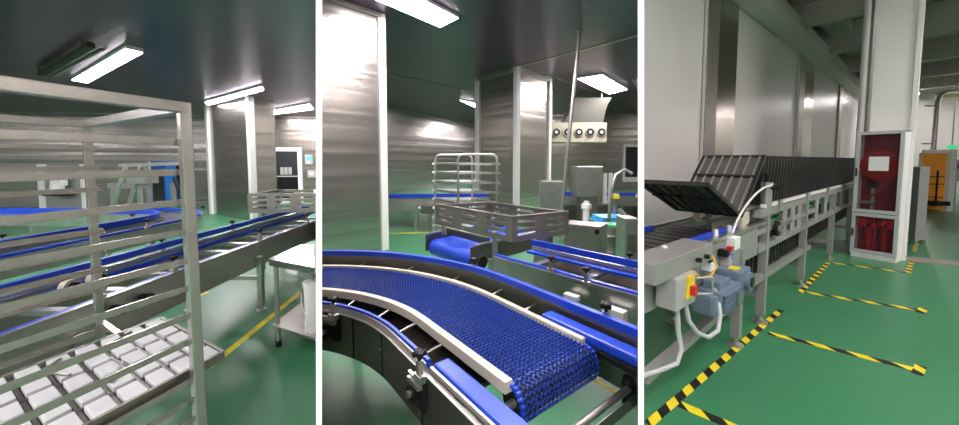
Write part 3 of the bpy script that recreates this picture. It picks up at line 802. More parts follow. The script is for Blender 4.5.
# joints and bolts of the inner plate
for d in (.80, 1.16, 1.60, 2.0):
    c, h = along(full, d); l = (-h[1], h[0]); rz = math.atan2(h[1], h[0])
    MB().box((c[0]-l[0]*.402, c[1]-l[1]*.402, ZB-.16), (.006, .004, .21), rz).build('plate_joint', 'rubber', t)
    for k in range(4):
        for s in (-.03, .03):
            cc, hh = along(full, d+s); ll = (-hh[1], hh[0])
            MB().tube([(cc[0]-ll[0]*.399, cc[1]-ll[1]*.399, ZB-.09-.05*k), (cc[0]-ll[0]*.404, cc[1]-ll[1]*.404, ZB-.09-.05*k)], .004, 8).build('bolt', 'steel_d', t)
for d, zz in ((.63, 0), (1.62, 0)):
    c, h = along(full, d); l = (-h[1], h[0]); rz = math.atan2(h[1], h[0])
    P0 = (c[0]-l[0]*.412, c[1]-l[1]*.412)
    pb = MB().box((P0[0], P0[1], ZB-.13), (.05, .016, .12), rz).build('bearing_plate', 'rubber', t, bevel=.004)
    P1 = (c[0]-l[0]*.440-h[0]*.03, c[1]-l[1]*.440-h[1]*.03)
    MB().tube([(P0[0]-h[0]*.05, P0[1]-h[1]*.05, ZB-.14), (P1[0]-h[0]*.02, P1[1]-h[1]*.02, ZB-.14)], .034, 20).build('bearing', 'rubber', pb, smooth=True)
    MB().tube([(P1[0]-h[0]*.02, P1[1]-h[1]*.02, ZB-.14), (P1[0]-l[0]*.012-h[0]*.02, P1[1]-l[1]*.012-h[1]*.02, ZB-.14)], .014, 14).build('shaft_end', 'steel', pb, smooth=True)
    cb = MB().bar((P0[0]-h[0]*.07-l[0]*.02, P0[1]-h[1]*.07-l[1]*.02, ZB-.085), (P0[0]+h[0]*.02-l[0]*.02, P0[1]+h[1]*.02-l[1]*.02, ZB-.085), .02, .018)
    cb.bar((P0[0]-h[0]*.07-l[0]*.02, P0[1]-h[1]*.07-l[1]*.02, ZB-.06), (P0[0]+h[0]*.02-l[0]*.02, P0[1]+h[1]*.02-l[1]*.02, ZB-.06), .012, .012).build('clamp_bar', 'steel', t)
    knob_clamp(t, (P0[0]-l[0]*.01, P0[1]-l[1]*.01, ZB-.055), h, s=1.0)
for d in (1.02, 1.9):
    c, h = along(full, d); l = (-h[1], h[0])
    knob_clamp(t, (c[0]+l[0]*.385, c[1]+l[1]*.385, ZB+.01), h, s=1.1)
# legs
for d, o in ((2.6, -.36), (.25, .34), (2.75, .34)):
    c, h = along(full, d); l = (-h[1], h[0]); foot(t, (c[0]+l[0]*o, c[1]+l[1]*o), ZB-.16, .05, 'steel_d')
c, h = along(full, 1.46); l = (-h[1], h[0])
MB().bar((c[0]-l[0]*.37, c[1]-l[1]*.37, ZB-.26), (c[0]-l[0]*.30+h[0]*.02, c[1]-l[1]*.30+h[1]*.02, .02), .07, .02).build('brace', 'side', t)

t = thing('added_counter', 'long low stainless counter added to fill the dark under the far right conveyor', 'counter', (2.9, 8.6, 0))  # added body standing in for the darkness under the conveyor
MB().box((3.55, 8.75, .30), (3.7, .5, .52)).build('body', 'boxsteel', t)
MB().box((3.55, 8.75, .58), (3.8, .56, .04)).build('counter_top', 'steel', t)
for k in range(5): MB().box((2.1+.72*k, 8.495, .30), (.68, .012, .44)).build('door', 'steel_d', t)
for k in range(4): MB().box((1.9+1.1*k, 8.75, .02), (.06, .4, .04)).build('foot', 'rubber', t)
# ---- equipment at the back on the right
t = thing('machine_cabinet', 'tall stainless machine cabinet with a white side post behind the blue trays', 'machine', (fx(588, 7.2), 7.2, 0))
x = fx(588, 7.2)
MB().box((x, 7.3, 1.06), (.52, .45, .62)).build('housing', 'steel', t, bevel=.015)
MB().box((x+.02, 7.3, .375), (.34, .35, .75)).build('pedestal', 'steel_d', t)
MB().box((x+.36, 7.25, .92), (.07, .12, .62)).build('side_post', 'white', t)
MB().box((x+.50, 7.28, .92), (.05, .12, .62)).build('side_post', 'white', t)
MB().box((x+.43, 7.25, .62), (.2, .14, .04)).build('bridge', 'white', t)
t = tag(MB().box((fx(551, 7.4), 7.35, .53), (.46, .3, 1.06)).build('steel_cabinet', 'steel', bevel=.01), 'low stainless cabinet behind the hanging pole', 'cabinet')
t = thing('bench', 'steel bench carrying the light blue trays', 'bench', (fx(614, 5.6), 5.6, 0))
bxx = fx(614, 5.6)
MB().box((bxx, 5.6, .50), (.64, .5, .04)).build('bench_top', 'steel', t, bevel=.005)
for sx in (-.28, .28):
    for sy_ in (-.2, .2):
        MB().box((bxx+sx, 5.6+sy_, .24), (.04, .04, .48)).build('leg', 'steel', t)
for k in range(3):
    o = MB().box((bxx-.02+.015*k, 5.58, .535+.03*k), (.55, .42, .022), .15-.05*k).build('flat_tray', 'lblue', None, bevel=.006)
    tag(o, ['light blue flat tray on the bench, lowest of its stack', 'light blue flat tray in the middle of the stack on the bench', 'light blue flat tray on top of the stack on the bench'][k], 'tray', 'light blue trays on the bench')
t = thing('steel_bin', 'square stainless bin standing right behind the second conveyor', 'bin', (fx(587, 4.2), 4.2, 0))
MB().prism([(fx(565, 4.15), 4.15), (fx(602, 3.95), 3.95), (fx(609, 4.2), 4.2), (fx(572, 4.4), 4.4)], .05, .74).build('body', 'boxsteel', t, bevel=.01)
MB().box((fx(598, 3.96), 3.955, .68), (.05, .01, .05)).build('latch', 'rubber', t)
for px in (573, 600):
    MB().box((fx(px, 4.2), 4.18, .03), (.05, .05, .06)).build('foot', 'rubber', t)
t = thing('drum', 'ribbed steel drum between the bin and the grey machine', 'drum', (fx(613, 4.9), 4.9, 0))
MB().lathe((fx(613, 4.9), 4.9, 0), [(.14, 0), (.14, .2), (.15, .22), (.14, .24), (.14, .42), (.15, .44), (.14, .46), (.14, .56), (.12, .57)], 24).build('shell', 'steel_d', t, smooth=True)
MB().lathe((fx(613, 4.9), 4.9, .571), [(.13, 0), (.13, .03), (.03, .035)], 24).build('lid', 'green', t, smooth=True)
t = thing('faucet_stand', 'white standpipe rising behind the square bin', 'pipe', (fx(586, 6.3), 6.3, 0))
MB().tube([(fx(587, 6.3), 6.3, 0), (fx(587, 6.3), 6.3, .62)], .06, 14).build('pipe', 'trim', t, smooth=True)
MB().lathe((fx(587, 6.3), 6.3, .62), [(.09, 0), (.09, .08), (.05, .10), (.05, .14)], 16).build('cap', 'white', t, smooth=True)
t = thing('grey_machine', 'low stainless machine at the right edge with a bent tube over it', 'machine', (fx(632, 4.3), 4.3, 0))
mxx = fx(630, 4.3)
MB().box((mxx-.02, 4.3, .40), (.16, .3, .80), -.0).build('housing', 'steel', t, bevel=.012)
MB().box((mxx-.02, 4.145, .5), (.10, .01, .22)).build('panel', 'steel_d', t)
MB().tube([(fx(610, 5.2), 5.2, .60), (fx(612, 5.2), 5.2, 1.05), (fx(616, 5.2), 5.2, 1.28), (fx(624, 5.2), 5.2, 1.36), (fx(632, 5.2), 5.2, 1.30)], .025, 10).build('bent_tube', 'steel', t, smooth=True)
MB().tube([(fx(610, 5.2), 5.2, 0), (fx(610, 5.2), 5.2, .62)], .03, 10).build('stand', 'steel_d', t, smooth=True)
MB().bar((fx(620, 4.9), 4.9, .80), (fx(634, 4.6), 4.6, .66), .05, .05).build('slanted_arm', 'steel', t)
t = thing('control_post', 'small yellow switch box on a post by the light blue trays', 'switch box', (fx(616, 5.9), 5.95, 0))
MB().box((fx(616, 5.9), 5.95, .42), (.05, .05, .84)).build('post', 'steel', t)
MB().box((fx(616, 5.9), 5.93, .88), (.14, .08, .08)).build('switch', 'yellow', t, bevel=.01)
yt = g(600, 385)
a, b = g(588, 376), g(640, 405)
tag(MB().bar((a[0], a[1], .001), (b[0], b[1], .001), .035, .0012).build('floor_tape', 'yellow'), 'yellow tape on the floor under the end of the curved belt', 'floor tape')
# ================================================================== RIGHT BAY
bay(BAY3)
# long white wall with steel strips, cornice duct and concrete beams
def on3(s, z, w, h, d, off=0):
    p = c3(s, 1.3-d/2-off-.002); return (p.x, p.y, z), (w, d, h), math.atan2(U.y, U.x)
strip_s = []
for px, wpx in ((714.5, 31), (800, 15), (838, 9)):
    r = (px-CX)/F; b = Vector((1.3*N3.x+L1.x, 1.3*N3.y+L1.y)); s = (r*b.y-b.x)/(U.x-r*U.y)
    r2 = (px+wpx/2-CX)/F; s2 = (r2*b.y-b.x)/(U.x-r2*U.y); r1 = (px-wpx/2-CX)/F; s1 = (r1*b.y-b.x)/(U.x-r1*U.y)
    strip_s.append((s1, s2))
for i, (s1, s2) in enumerate(strip_s):
    w = s2-s1
    o = struct('trim_%d' % (7+i), MB().box(*on3((s1+s2)/2, 2.15, w, 4.3, .03)), 'strip')
    MB().box(*on3(s1+w*.17, 2.15, w*.33, 4.3, .05)).build('dark_edge', 'steel_d', o)
for i, s in enumerate((2.0, 7.8, 14.0)):
    p = [c3(s-.03, 1.29), c3(s+.03, 1.29), c3(s+.03, 1.26), c3(s-.03, 1.26)]
    struct('trim_%d' % (10+i), MB().prism([(q.x, q.y) for q in p], 0, 4.2), 'whitewall')
q = line3(-2, 26, .95, 1.29)
struct('cornice', MB().prism(q, 4.15, 4.5), 'whitewall')
struct('beam', MB().prism(line3(-2, 26, .55, .95), 4.75, 5.05), 'concrete')
for s in (3.0, 6.2, 9.4, 12.6, 15.8, 19):
    a, b = c3(s, 1.2), c3(s, -16)
    struct('beam', MB().bar((a.x, a.y, 4.72), (b.x, b.y, 4.72), .42, .72), 'concrete')
# far end of the hall
a, b = c3(22, 1.4), c3(22, -14)
struct('wall_far', MB().bar((a.x, a.y, 2.55), (b.x, b.y, 2.55), .12, 5.1), 'whitewall')
struct('wall_side', MB().bar((*c3(22, -14).xy, 2.55), (*c3(4, -14).xy, 2.55), .12, 5.1), 'whitewall')
# unseen lamps added to light the hall; a far one mirrors in the strips
for s, w in ((-1.6, -2.4), (-1.6, -5.5), (2.5, -4.4), (3.2, -8.5), (6.2, -7.5), (19.5, -.2), (3.0, -2.9), (20.7, -4.5), (20.9, -6.5)):
    a, b = c3(s-.7, w), c3(s+.7, w)
    ceiling_light('unseen warm white lamp placed to light the right bay', rect((a.x, a.y), (b.x, b.y), .3), 4.36 if s > 2.6 else 5.0, 'lamps of the hall', 'led3')

# white column with the fire cabinet in front of it
pf = [Vector((*g(852, 250), 0)), Vector((*g(907, 267), 0))]
pv = (pf[1]-pf[0]).normalized(); pn = Vector((-pv.y, pv.x, 0))
if pn.y < 0: pn = -pn
ca = Vector((*g(849, 255.5), 0)); cb = Vector((*g(896, 263.5), 0))
cv = (cb-ca).normalized(); cw = (cb-ca).length; cn = Vector((-cv.y, cv.x, 0))
if cn.dot(ca) < 0: cn = -cn
colA = ca+cn*.33+cv*.05; colB = cb+cn*.33
_k = ((911-CX)/F*colB.y-colB.x)/(cv.x-(911-CX)/F*cv.y); colB = colB+cv*_k
ray3 = Vector((colB.x, colB.y, 0)).normalized()
pc = [colA, colB, colB+ray3*.55, colA+ray3*.55]
col3 = struct('pillar', MB().prism([(p.x, p.y) for p in pc], 0, 4.95), 'white')
MB().box((colB.x-cv.x*.01, colB.y-cv.y*.01, 2.45), (.05, .05, 4.9), math.atan2(cv.y, cv.x)).build('corner_trim', 'trim', col3)
MB().tube([(colA.x-cv.x*.10, colA.y-cv.y*.10, 0), (colA.x-cv.x*.10, colA.y-cv.y*.10, 4.95)], .045, 12).build('pipe', 'conduit', col3, smooth=True)
MB().bar((colA.x-cv.x*.03, colA.y-cv.y*.03, 0), (colA.x-cv.x*.03, colA.y-cv.y*.03, 4.95), .05, .05).build('dark_channel', 'steel_d', col3)
CH = 1.93
cabt = thing('fire_cabinet', 'white framed glass fire hose cabinet in front of the white column', 'cabinet', tuple((ca+cb)/2))
def cp(u, d, z): return ca+cv*(u*cw)+cn*d+Vector((0, 0, z))
def cbox(u0, u1, d0, d1, z0, z1, name, m, par, **k):
    q = [cp(u0, d0, 0), cp(u1, d0, 0), cp(u1, d1, 0), cp(u0, d1, 0)]
    return MB().prism([(p.x, p.y) for p in q], z0, z1).build(name, m, par, **k)
cbox(.02, .98, .02, .30, 0, .08, 'plinth', 'white', cabt)
for u0, u1 in ((0, .035), (.965, 1)): cbox(u0, u1, .012, .30, .08, CH, 'side_wall', 'white', cabt)
cbox(0, 1, .29, .32, .08, CH, 'back_wall', 'crimson', cabt)
cbox(0, 1, .012, .30, CH-.03, CH, 'top_panel', 'white', cabt)
cbox(.035, .965, .03, .29, .08, .10, 'bottom_panel', 'crimson', cabt)
cbox(.04, .96, .27, .288, .10, .70, 'lower_lining', 'rosy', cabt)
cbox(.035, .965, .05, .29, .70, .73, 'middle_shelf', 'crimson', cabt)
for z0, z1, nm in ((.70, CH, 'upper_door'), (.08, .69, 'lower_door')):
    fr = MB()
    for (u0, u1, a0, a1) in ((0, .09, z0, z1), (.91, 1, z0, z1), (.09, .91, z0, z0+.05), (.09, .91, z1-.05, z1)):
        q = [cp(u0, 0, 0), cp(u1, 0, 0), cp(u1, .02, 0), cp(u0, .02, 0)]; fr.prism([(p.x, p.y) for p in q], a0, a1)
    dr = fr.build(nm, 'grey2', cabt, bevel=.003)
    cbox(.09, .91, .008, .013, z0+.05, z1-.05, 'glass_pane', 'glass', dr)
    hz = (z0+z1)/2
    cbox(.03, .065, -.015, 0, hz-.06, hz+.06, 'handle', 'rubber', dr)
# hose reel, valve and hose, extinguishers inside
hub = cp(.5, .20, 1.42)
reel = thing('hose_reel', 'red fire hose reel inside the upper part of the glass cabinet', 'hose reel', tuple(hub))
MB().tube([hub-cn*.05, hub+cn*.05], .20, 28).build('drum', 'red', reel, smooth=True)
MB().tube([hub-cn*.06, hub-cn*.05], .225, 28).build('flange', 'red', reel, smooth=True)
MB().tube([hub-cn*.075, hub-cn*.06], .05, 18).build('hub', 'rubber', reel, smooth=True)
MB().tube([hub+cv*x+Vector((0, 0, z)) - cn*.10 for x, z in ((.1, -.16), (.05, -.34), (-.06, -.46), (-.12, -.52))], .012, 8).build('hose', 'red', reel, smooth=True)
t = thing('hose_valve', 'grey fire valve with its pipe low in the upper half of the fire cabinet', 'valve', tuple(cp(.22, .2, .80)))
MB().tube([cp(.06, .2, .84), cp(.38, .2, .84)], .035, 14).build('pipe', 'steel', t, smooth=True)
MB().tube([cp(.34, .2, .735), cp(.34, .2, 1.12)], .022, 14).build('riser', 'steel', t, smooth=True)
MB().tube([cp(.34, .10, 1.12), cp(.34, .20, 1.12)], .055, 18).build('hand_wheel', 'rubber', t, smooth=True)
for u, side in ((.33, 'left'), (.66, 'right')):
    p = cp(u, .16, .10)
    t = thing('fire_extinguisher', 'red fire extinguisher standing on the %s in the bottom of the glass cabinet' % side, 'fire extinguisher', tuple(p), 'fire extinguishers in the cabinet')
    MB().lathe(tuple(p), [(.040, 0), (.044, .02), (.044, .28), (.03, .34), (.016, .38)], 20).build('cylinder', 'red', t, smooth=True)
    MB().lathe((p.x, p.y, .475), [(.022, 0), (.022, .03), (.012, .04)], 12).build('valve', 'rubber', t, smooth=True)
    MB().bar(p+Vector((0, 0, .43))-cv*.02, p+Vector((0, 0, .45))+cv*.07, .014, .012).build('lever', 'rubber', t)
    MB().tube([p+Vector((0, 0, .40))-cv*.02, p+Vector((0, 0, .36))-cv*.065, p+Vector((0, 0, .16))-cv*.068], .008, 8).build('hose', 'rubber', t, smooth=True)
q = [cp(.30, -.004, 1.34), cp(.72, -.004, 1.34), cp(.72, -.004, 1.55), cp(.30, -.004, 1.55)]
mb = MB().add([p for p in q]+[p+cn*.003 for p in q], [(0, 1, 2, 3), (7, 6, 5, 4), (0, 4, 5, 1), (1, 5, 6, 2), (2, 6, 7, 3), (3, 7, 4, 0)])
tag(mb.build('paper_notice', 'white'), 'white sheet of paper stuck on the glass door of the fire cabinet', 'notice')
# red lettering on the lower pane
fc = bpy.data.curves.new('lettering', 'FONT'); fc.body = '\u6d88\u706b\u6813'; fc.size = .13; fc.align_x = 'CENTER'; fc.extrude = .001
fo = bpy.data.objects.new('lettering', fc); COL.objects.link(fo)
bpy.context.view_layer.update()
fme = bpy.data.meshes.new_from_object(fo.evaluated_get(bpy.context.evaluated_depsgraph_get()))
bpy.data.objects.remove(fo); fo = bpy.data.objects.new('red_lettering', fme); COL.objects.link(fo)
fp = cp(.5, -.0, .52)
mrot = Matrix((cv, Vector((0, 0, 1)), -cn)).transposed()
fo.parent = cabt
fo.rotation_euler = mrot.to_euler(); fo.location = fp-cabt.location-cn*.002+Vector((0, 0, -.02))
fme.materials.clear(); fme.materials.append(M['red'])

# ---- oven infeed conveyor with the row of dark trays
def sub_part(name, par, loc, label):
    o = bpy.data.objects.new(name, None); COL.objects.link(o); o.parent = par
    o.location = Vector(loc)-Vector(par.location); o['label'] = label; o.empty_display_size = .05
    return o
t = thing('tray_conveyor', 'long grey conveyor with a dark belt carrying a row of dark trays', 'conveyor', tuple(L1))
CT = 1.03; CWD = .48
def b3(s0, w0, z0, s1, w1, z1, w, h, m, name, par=None, up=(0, 0, 1), **k):
    return MB().bar(c3(s0, w0, z0), c3(s1, w1, z1), w, h, up).build(name, m, par or t, **k)
SE = 9.0
for w in (0, CWD):
    b3(-.25, w, CT, SE, w, CT, .05, .06, 'frame', 'top_beam')
    b3(-.25, w, .72, SE, w, .72, .05, .06, 'frame', 'lower_beam')
    b3(-.7, w, .45, 1.9, w, .42, .05, .05, 'frame', 'bottom_beam')
    b3(-2.6, w, .80, -.25, w, .80, .03, .24, 'frame', 'side_plate')
    b3(-2.6, w+(.012 if w else -.012), .945, -.05, w+(.012 if w else -.012), .945, .04, .025, 'steel', 'edge_rail')
    b3(-1.0, w, .875, 2.2, w, .865, .045, .045, 'frame', 'middle_beam')
for s in (-.66, 0, 1.58, 3.45, 5.3, 7.2):
    for w in (0, CWD):
        top = .80 if s < -.1 else CT
        p = c3(s, w, 0)
        lg = MB().box((p.x, p.y, (top+.07)/2), (.065, .065, top-.07), math.atan2(U.y, U.x)).build('leg', 'frame', t, bevel=.004)
        MB().lathe((p.x, p.y, 0), [(.06, 0), (.06, .012), (.02, .03), (.016, .08)], 16).build('foot', 'steel', lg, smooth=True)
    b3(s, 0, .26, s, CWD, .26, .04, .06, 'frame', 'cross_beam')
for s in (.62, .95, 1.25, 2.2, 2.8, 4.1, 4.7):
    b3(s, 0, .72, s, 0, CT, .045, .045, 'frame', 'upright')
b3(.0, 0, CT, 0, 0, 1.30, .06, .06, 'frame', 'guide_post')
p = c3(0, 0, 1.30); MB().lathe(tuple(p), [(.012, 0), (.012, .05), (.03, .055), (.03, .08), (.012, .085)], 14).build('knob', 'rubber', t, smooth=True)
b3(0, -.02, 1.245, 0, -.10, 1.25, .02, .02, 'rubber', 'pin')
# chain guide rail beside the trays, sprocket, green strip
b3(-.1, .0, CT+.055, SE, .0, CT+.055, .03, .03, 'trim', 'guide_rail')
for w in (.10, CWD-.10): b3(-.6, w, CT+.03, SE, w, CT+.03, .03, .03, 'frame', 'tray_rest')
for k in range(9): b3(.1+k, 0, CT, .1+k, CWD, CT, .03, .03, 'frame', 'rest_bearer')
for s in (.35, 1.55, 2.8, 4.2):
    b3(s, -.03, CT, s, -.03, CT+.09, .03, .03, 'steel', 'guide_bracket')
b3(.25, .06, .895, 6.0, .06, .90, .02, .03, 'green', 'green_slide')
p = c3(.2, -.03, .86); MB().tube([p, p-N3*.03], .07, 18).build('sprocket', 'rubber', t, smooth=True)
MB().tube([p-N3*.02, p-N3*.045], .03, 14).build('sprocket_hub', 'steel', t, smooth=True)
b3(.2, -.05, .86, .75, -.05, .88, .018, .018, 'steel', 'tension_rod')
# belt at the infeed, of dark slats with blue edge strips
b3(-2.7, CWD/2, .925, -.75, CWD/2, .925, CWD-.1, .02, 'dark', 'infeed_belt')
for k in range(15):
    b3(-2.6+.125*k, .06, .94, -2.6+.125*k, CWD-.06, .94, .10, .012, 'dark', 'belt_slat')
b3(-2.6, .045, .955, -.62, .045, .955, .018, .05, 'blue', 'blue_strip')
b3(-2.6, CWD-.045, .955, -1.2, CWD-.045, .955, .018, .05, 'blue', 'blue_strip')
for s in (-1.12, -.85, -1.9): b3(s, .02, .90, s, .02, 1.0, .025, .025, 'trim', 'strip_bracket')
# housing on the near rail
hb = b3(-2.28, -.03, .935, -1.53, -.02, .935, .17, .11, 'frame', 'housing', bevel=.008)
for s in (-1.80, -1.68):
    p = c3(s, -.115, .93); MB().tube([p, p-N3*.025], .014, 12).build('stud', 'rubber', hb, smooth=True)
MB().tube([c3(-1.85, -.11, .88), c3(-1.80, -.14, .83), c3(-1.68, -.15, .82), c3(-1.56, -.14, .85), c3(-1.50, -.09, .90)], .005, 6).build('wire', 'oyellow', t, smooth=True)
# valve blocks and sensors on the side plate
for s, z, sx, sz, m in ((-1.42, .81, .08, .06, 'white'), (-.97, .895, .12, .09, 'white'), (-1.15, .85, .06, .05, 'rubber'), (-1.10, .78, .05, .10, 'grey'), (-1.08, .81, .04, .05, 'blue'), (-1.44, .855, .05, .03, 'rubber')):
    b3(s-sx/2, -.045, z, s+sx/2, -.045, z, .06, sz, m, 'sensor_block', bevel=.006)
b3(-1.17, -.08, .885, -1.12, -.08, .885, .03, .03, 'red', 'red_button')
b3(-.60, .03, .99, -.42, .03, 1.02, .05, .10, 'cream', 'wear_block', bevel=.01)
b3(-.40, CWD-.06, .99, -.30, CWD-.06, 1.02, .06, .10, 'cream', 'wear_block', bevel=.01)
# white hose arching from the belt to the post
hs = [c3(-.94, -.02, .95)]
for k in range(13):
    a = k/12; hs.append(c3(-.94+.90*a, -.03, .96+.31*math.sin(a*PI/2)**.7))
hs.append(c3(.02, -.04, 1.285))
MB().tube(hs, .008, 8).build('air_hose', 'trim', t, smooth=True)
# motor with gearbox under the side plate
gm = sub_part('gear_motor', t, c3(-1.1, -.16, .66), 'blue grey gear motor')
def gb(s0, w, z, s1, r, m, name, par=None, n=20): return MB().tube([c3(s0, w, z), c3(s1, w, z)], r, n).build(name, m, par or gm, smooth=True, bevel=.006)
mt = b3(-1.50, -.15, .585, -1.08, -.15, .585, .17, .17, 'motor', 'motor_body', gm, bevel=.03)
for k in range(7):
    b3(-1.47, -.245, .53+.02*k, -1.14, -.245, .53+.02*k, .02, .006, 'motor', 'cooling_fin', mt)
b3(-1.57, -.15, .585, -1.50, -.15, .585, .15, .15, 'motor', 'fan_cover', mt, bevel=.03)
b3(-1.44, -.15, .695, -1.22, -.15, .695, .11, .06, 'motor', 'terminal_box', mt, bevel=.01)
b3(-1.25, -.262, .59, -1.15, -.262, .59, .012, .08, 'steel', 'name_plate', mt)
gx = b3(-1.08, -.14, .63, -.82, -.14, .63, .17, .21, 'motor', 'gearbox', gm, bevel=.02)
p = c3(-.92, -.23, .635); MB().tube([p+N3*.01, p-N3*.025], .075, 24).build('output_flange', 'motor', gx, smooth=True)
MB().tube([p-N3*.02, p-N3*.032], .04, 18).build('shaft_cover', 'rubber', gx, smooth=True)
b3(-1.05, -.16, .738, -.95, -.16, .738, .06, .012, 'yellow', 'yellow_label', gx)
# switch box with conduit
gm.location = Vector(gm.location)+U*-.13+N3*.05+Vector((0, 0, .025)); gm.scale = (.88, .88, .88)
sw = sub_part('switch_box', t, c3(-1.98, -.08, .72), 'grey switch box with a red switch')
b3(-2.10, -.085, .795, -1.86, -.085, .795, .11, .17, 'grey', 'box', sw, bevel=.008)
b3(-1.99, -.145, .80, -1.91, -.145, .80, .012, .09, 'yellow', 'yellow_plate', sw)
b3(-1.97, -.16, .80, -1.93, -.16, .80, .03, .05, 'red', 'red_switch', sw)
b3(-1.99, -.145, .86, -1.91, -.145, .86, .012, .035, 'oyellow', 'warning_label', sw)
MB().tube([c3(-1.88, -.15, .85), c3(-1.80, -.20, .85), c3(-1.80, -.20, .76), c3(-1.88, -.15, .76)], .006, 6).build('wire_guard', 'steel', sw, smooth=True)
cd = [c3(-1.90, -.10, .715), c3(-1.89, -.12, .60), c3(-1.85, -.15, .53), c3(-1.77, -.18, .49), c3(-1.66, -.19, .50), c3(-1.60, -.18, .57), c3(-1.56, -.15, .66), c3(-1.52, -.12, .70)]
MB().tube(cd, .013, 10).build('conduit', 'conduit', sw, smooth=True)
cd = [c3(-1.98, -.09, .715), c3(-1.97, -.10, .56), c3(-1.97, -.12, .46), c3(-2.02, -.12, .40), c3(-2.12, -.08, .38), c3(-2.3, -.02, .37)]
MB().tube(cd, .013, 10).build('conduit', 'conduit', sw, smooth=True)
b3(-2.2, -.03, .34, -.66, 0, .40, .05, .05, 'frame', 'bottom_beam')

# ---- trays standing in the row, each with ribs; the first two lie open
def tray_plate(label, s_bot, z_bot, s_top, z_top, w0, w1, group, parts=True, name='baking_tray'):
    o = c3(s_bot, (w0+w1)/2, z_bot)
    t_ = thing(name, label, 'tray', tuple(o), group)
    d = (c3(s_top, 0, z_top)-c3(s_bot, 0, z_bot)); L = d.length; d.normalize()
    nn = N3.cross(d).normalized()
    def pt(u, w, k): return c3(s_bot, w, z_bot)+d*(u*L)+nn*k
    def slab_(u0, u1, wa, wb, k0, k1):
        vs = [pt(u, w, k) for k in (k0, k1) for u, w in ((u0, wa), (u1, wa), (u1, wb), (u0, wb))]
        return MB().add(vs, [(3, 2, 1, 0), (4, 5, 6, 7), (0, 1, 5, 4), (1, 2, 6, 5), (2, 3, 7, 6), (3, 0, 4, 7)])
    slab_(0, 1, w0, w1, -.004, .004).build('sheet', 'ribs' if parts else 'dark', t_)
    rm = MB()
    for (u0, u1, a, b) in ((0, .03, w0, w1), (.97, 1, w0, w1), (0, 1, w0, w0+.02), (0, 1, w1-.02, w1)):
        x = slab_(u0, u1, a, b, -.014, .016); rm.add(x.v, x.f)
    rm.build('rim', 'dark', t_)
    if parts:
        n = 7
        for k in range(n):
            w = w0+(w1-w0)*(k+.5)/n
            slab_(.02, .98, w-.007, w+.007, -.018, -.004).build('rib', 'rib_glint' if parts != 2 else 'dark', t_)
            slab_(.02, .98, w-.007, w+.007, .004, .016).build('rib', 'rib_glint' if parts != 2 else 'dark', t_)
        slab_(.60, .63, w0, w1, -.022, .020).build('cross_bar', 'dark', t_)
    return t_
tray_plate('dark flap tray tilted open at the near end of the row', -.64, 1.055, -1.34, 1.335, .0, CWD+.02, None, 2)
tray_plate('first tray of the row, leaning with its ribbed face towards the belt', -.62, 1.05, -.07, 1.535, .0, CWD+.02, None)
tp_ = tray_plate('dark tray standing upright in the long row on the conveyor', -.02, 1.09, .10, 1.535, .04, CWD+.02, 'dark trays standing in the row', 0)
for k in range(1, 62):
    copy_tree(tp_, U*(.115*k))
# trays hanging on the return run under the conveyor
tp2 = tray_plate('dark tray hanging on edge under the conveyor frame', -.45, .46, -.45, .70, .04, CWD-.04, 'dark trays hanging under the conveyor', 0, 'hanging_tray')
for k in range(1, 56):
    copy_tree(tp2, U*(.105*k))

# ---- black and yellow floor tape
def hazard(p, q, w, label, z=.0012, sl=1):
    p, q = Vector((*p, 0)), Vector((*q, 0)); d = q-p; L = d.length; d.normalize(); nn = Vector((-d.y, d.x, 0))
    mb = MB(); per = .105; n = max(2, int(L/per)); per = L/n; sh = w*.9
    for k in range(-1, n+1):
        c = lambda f, s: p+d*min(L, max(0, f+(sh if s*sl > 0 else 0)))+nn*(w/2*s)
        f0, f1 = k*per, (k+1)*per
        a = [c(f0, -1), c(f1, -1), c(f1, 1), c(f0, 1)]
        if (a[1]-a[0]).length < 1e-4 and (a[2]-a[3]).length < 1e-4: continue
        mb.add([v+Vector((0, 0, .0004)) for v in a]+[v+Vector((0, 0, z)) for v in a], [(4, 5, 6, 7), (3, 2, 1, 0), (0, 1, 5, 4), (2, 3, 7, 6)], k % 2)
    return tag(mb.build('floor_tape', ['yellow', 'black']), label, 'floor tape')
TW = .050
hazard(g(648, 424.5), g(781, 310), TW, 'black and yellow floor tape running along the conveyor feet')
hazard(g(679, 404), g(745, 432), .068, 'black and yellow floor tape branching off nearest the camera', .0020, -1)
hazard(g(768, 333), g(917, 370), .068, 'black and yellow floor tape across the floor, second nearest', .0020, -1)
hazard(g(921, 366), g(917, 374.5), .055, 'short end cap of the second black and yellow floor tape', .0026)
hazard(g(804, 292), g(921, 310.5), .068, 'black and yellow floor tape across the floor before the fire cabinet', .0020, -1)
hazard(g(924, 308.5), g(920, 313), .06, 'short end cap of the tape before the fire cabinet', .0026)
hazard(g(800, 292.5), g(828, 263), TW, 'black and yellow floor tape joining the two crossings beside the conveyor')
hazard(g(830, 262.5), g(905, 272.5), .068, 'black and yellow floor tape along the front of the fire cabinet', .0020, -1)
hazard(g(908, 273), g(912.5, 258), TW, 'black and yellow floor tape turning round the column base', .0016)
hazard(g(914, 251), g(919, 238), TW, 'black and yellow floor tape patch behind the floor threshold', .0016)

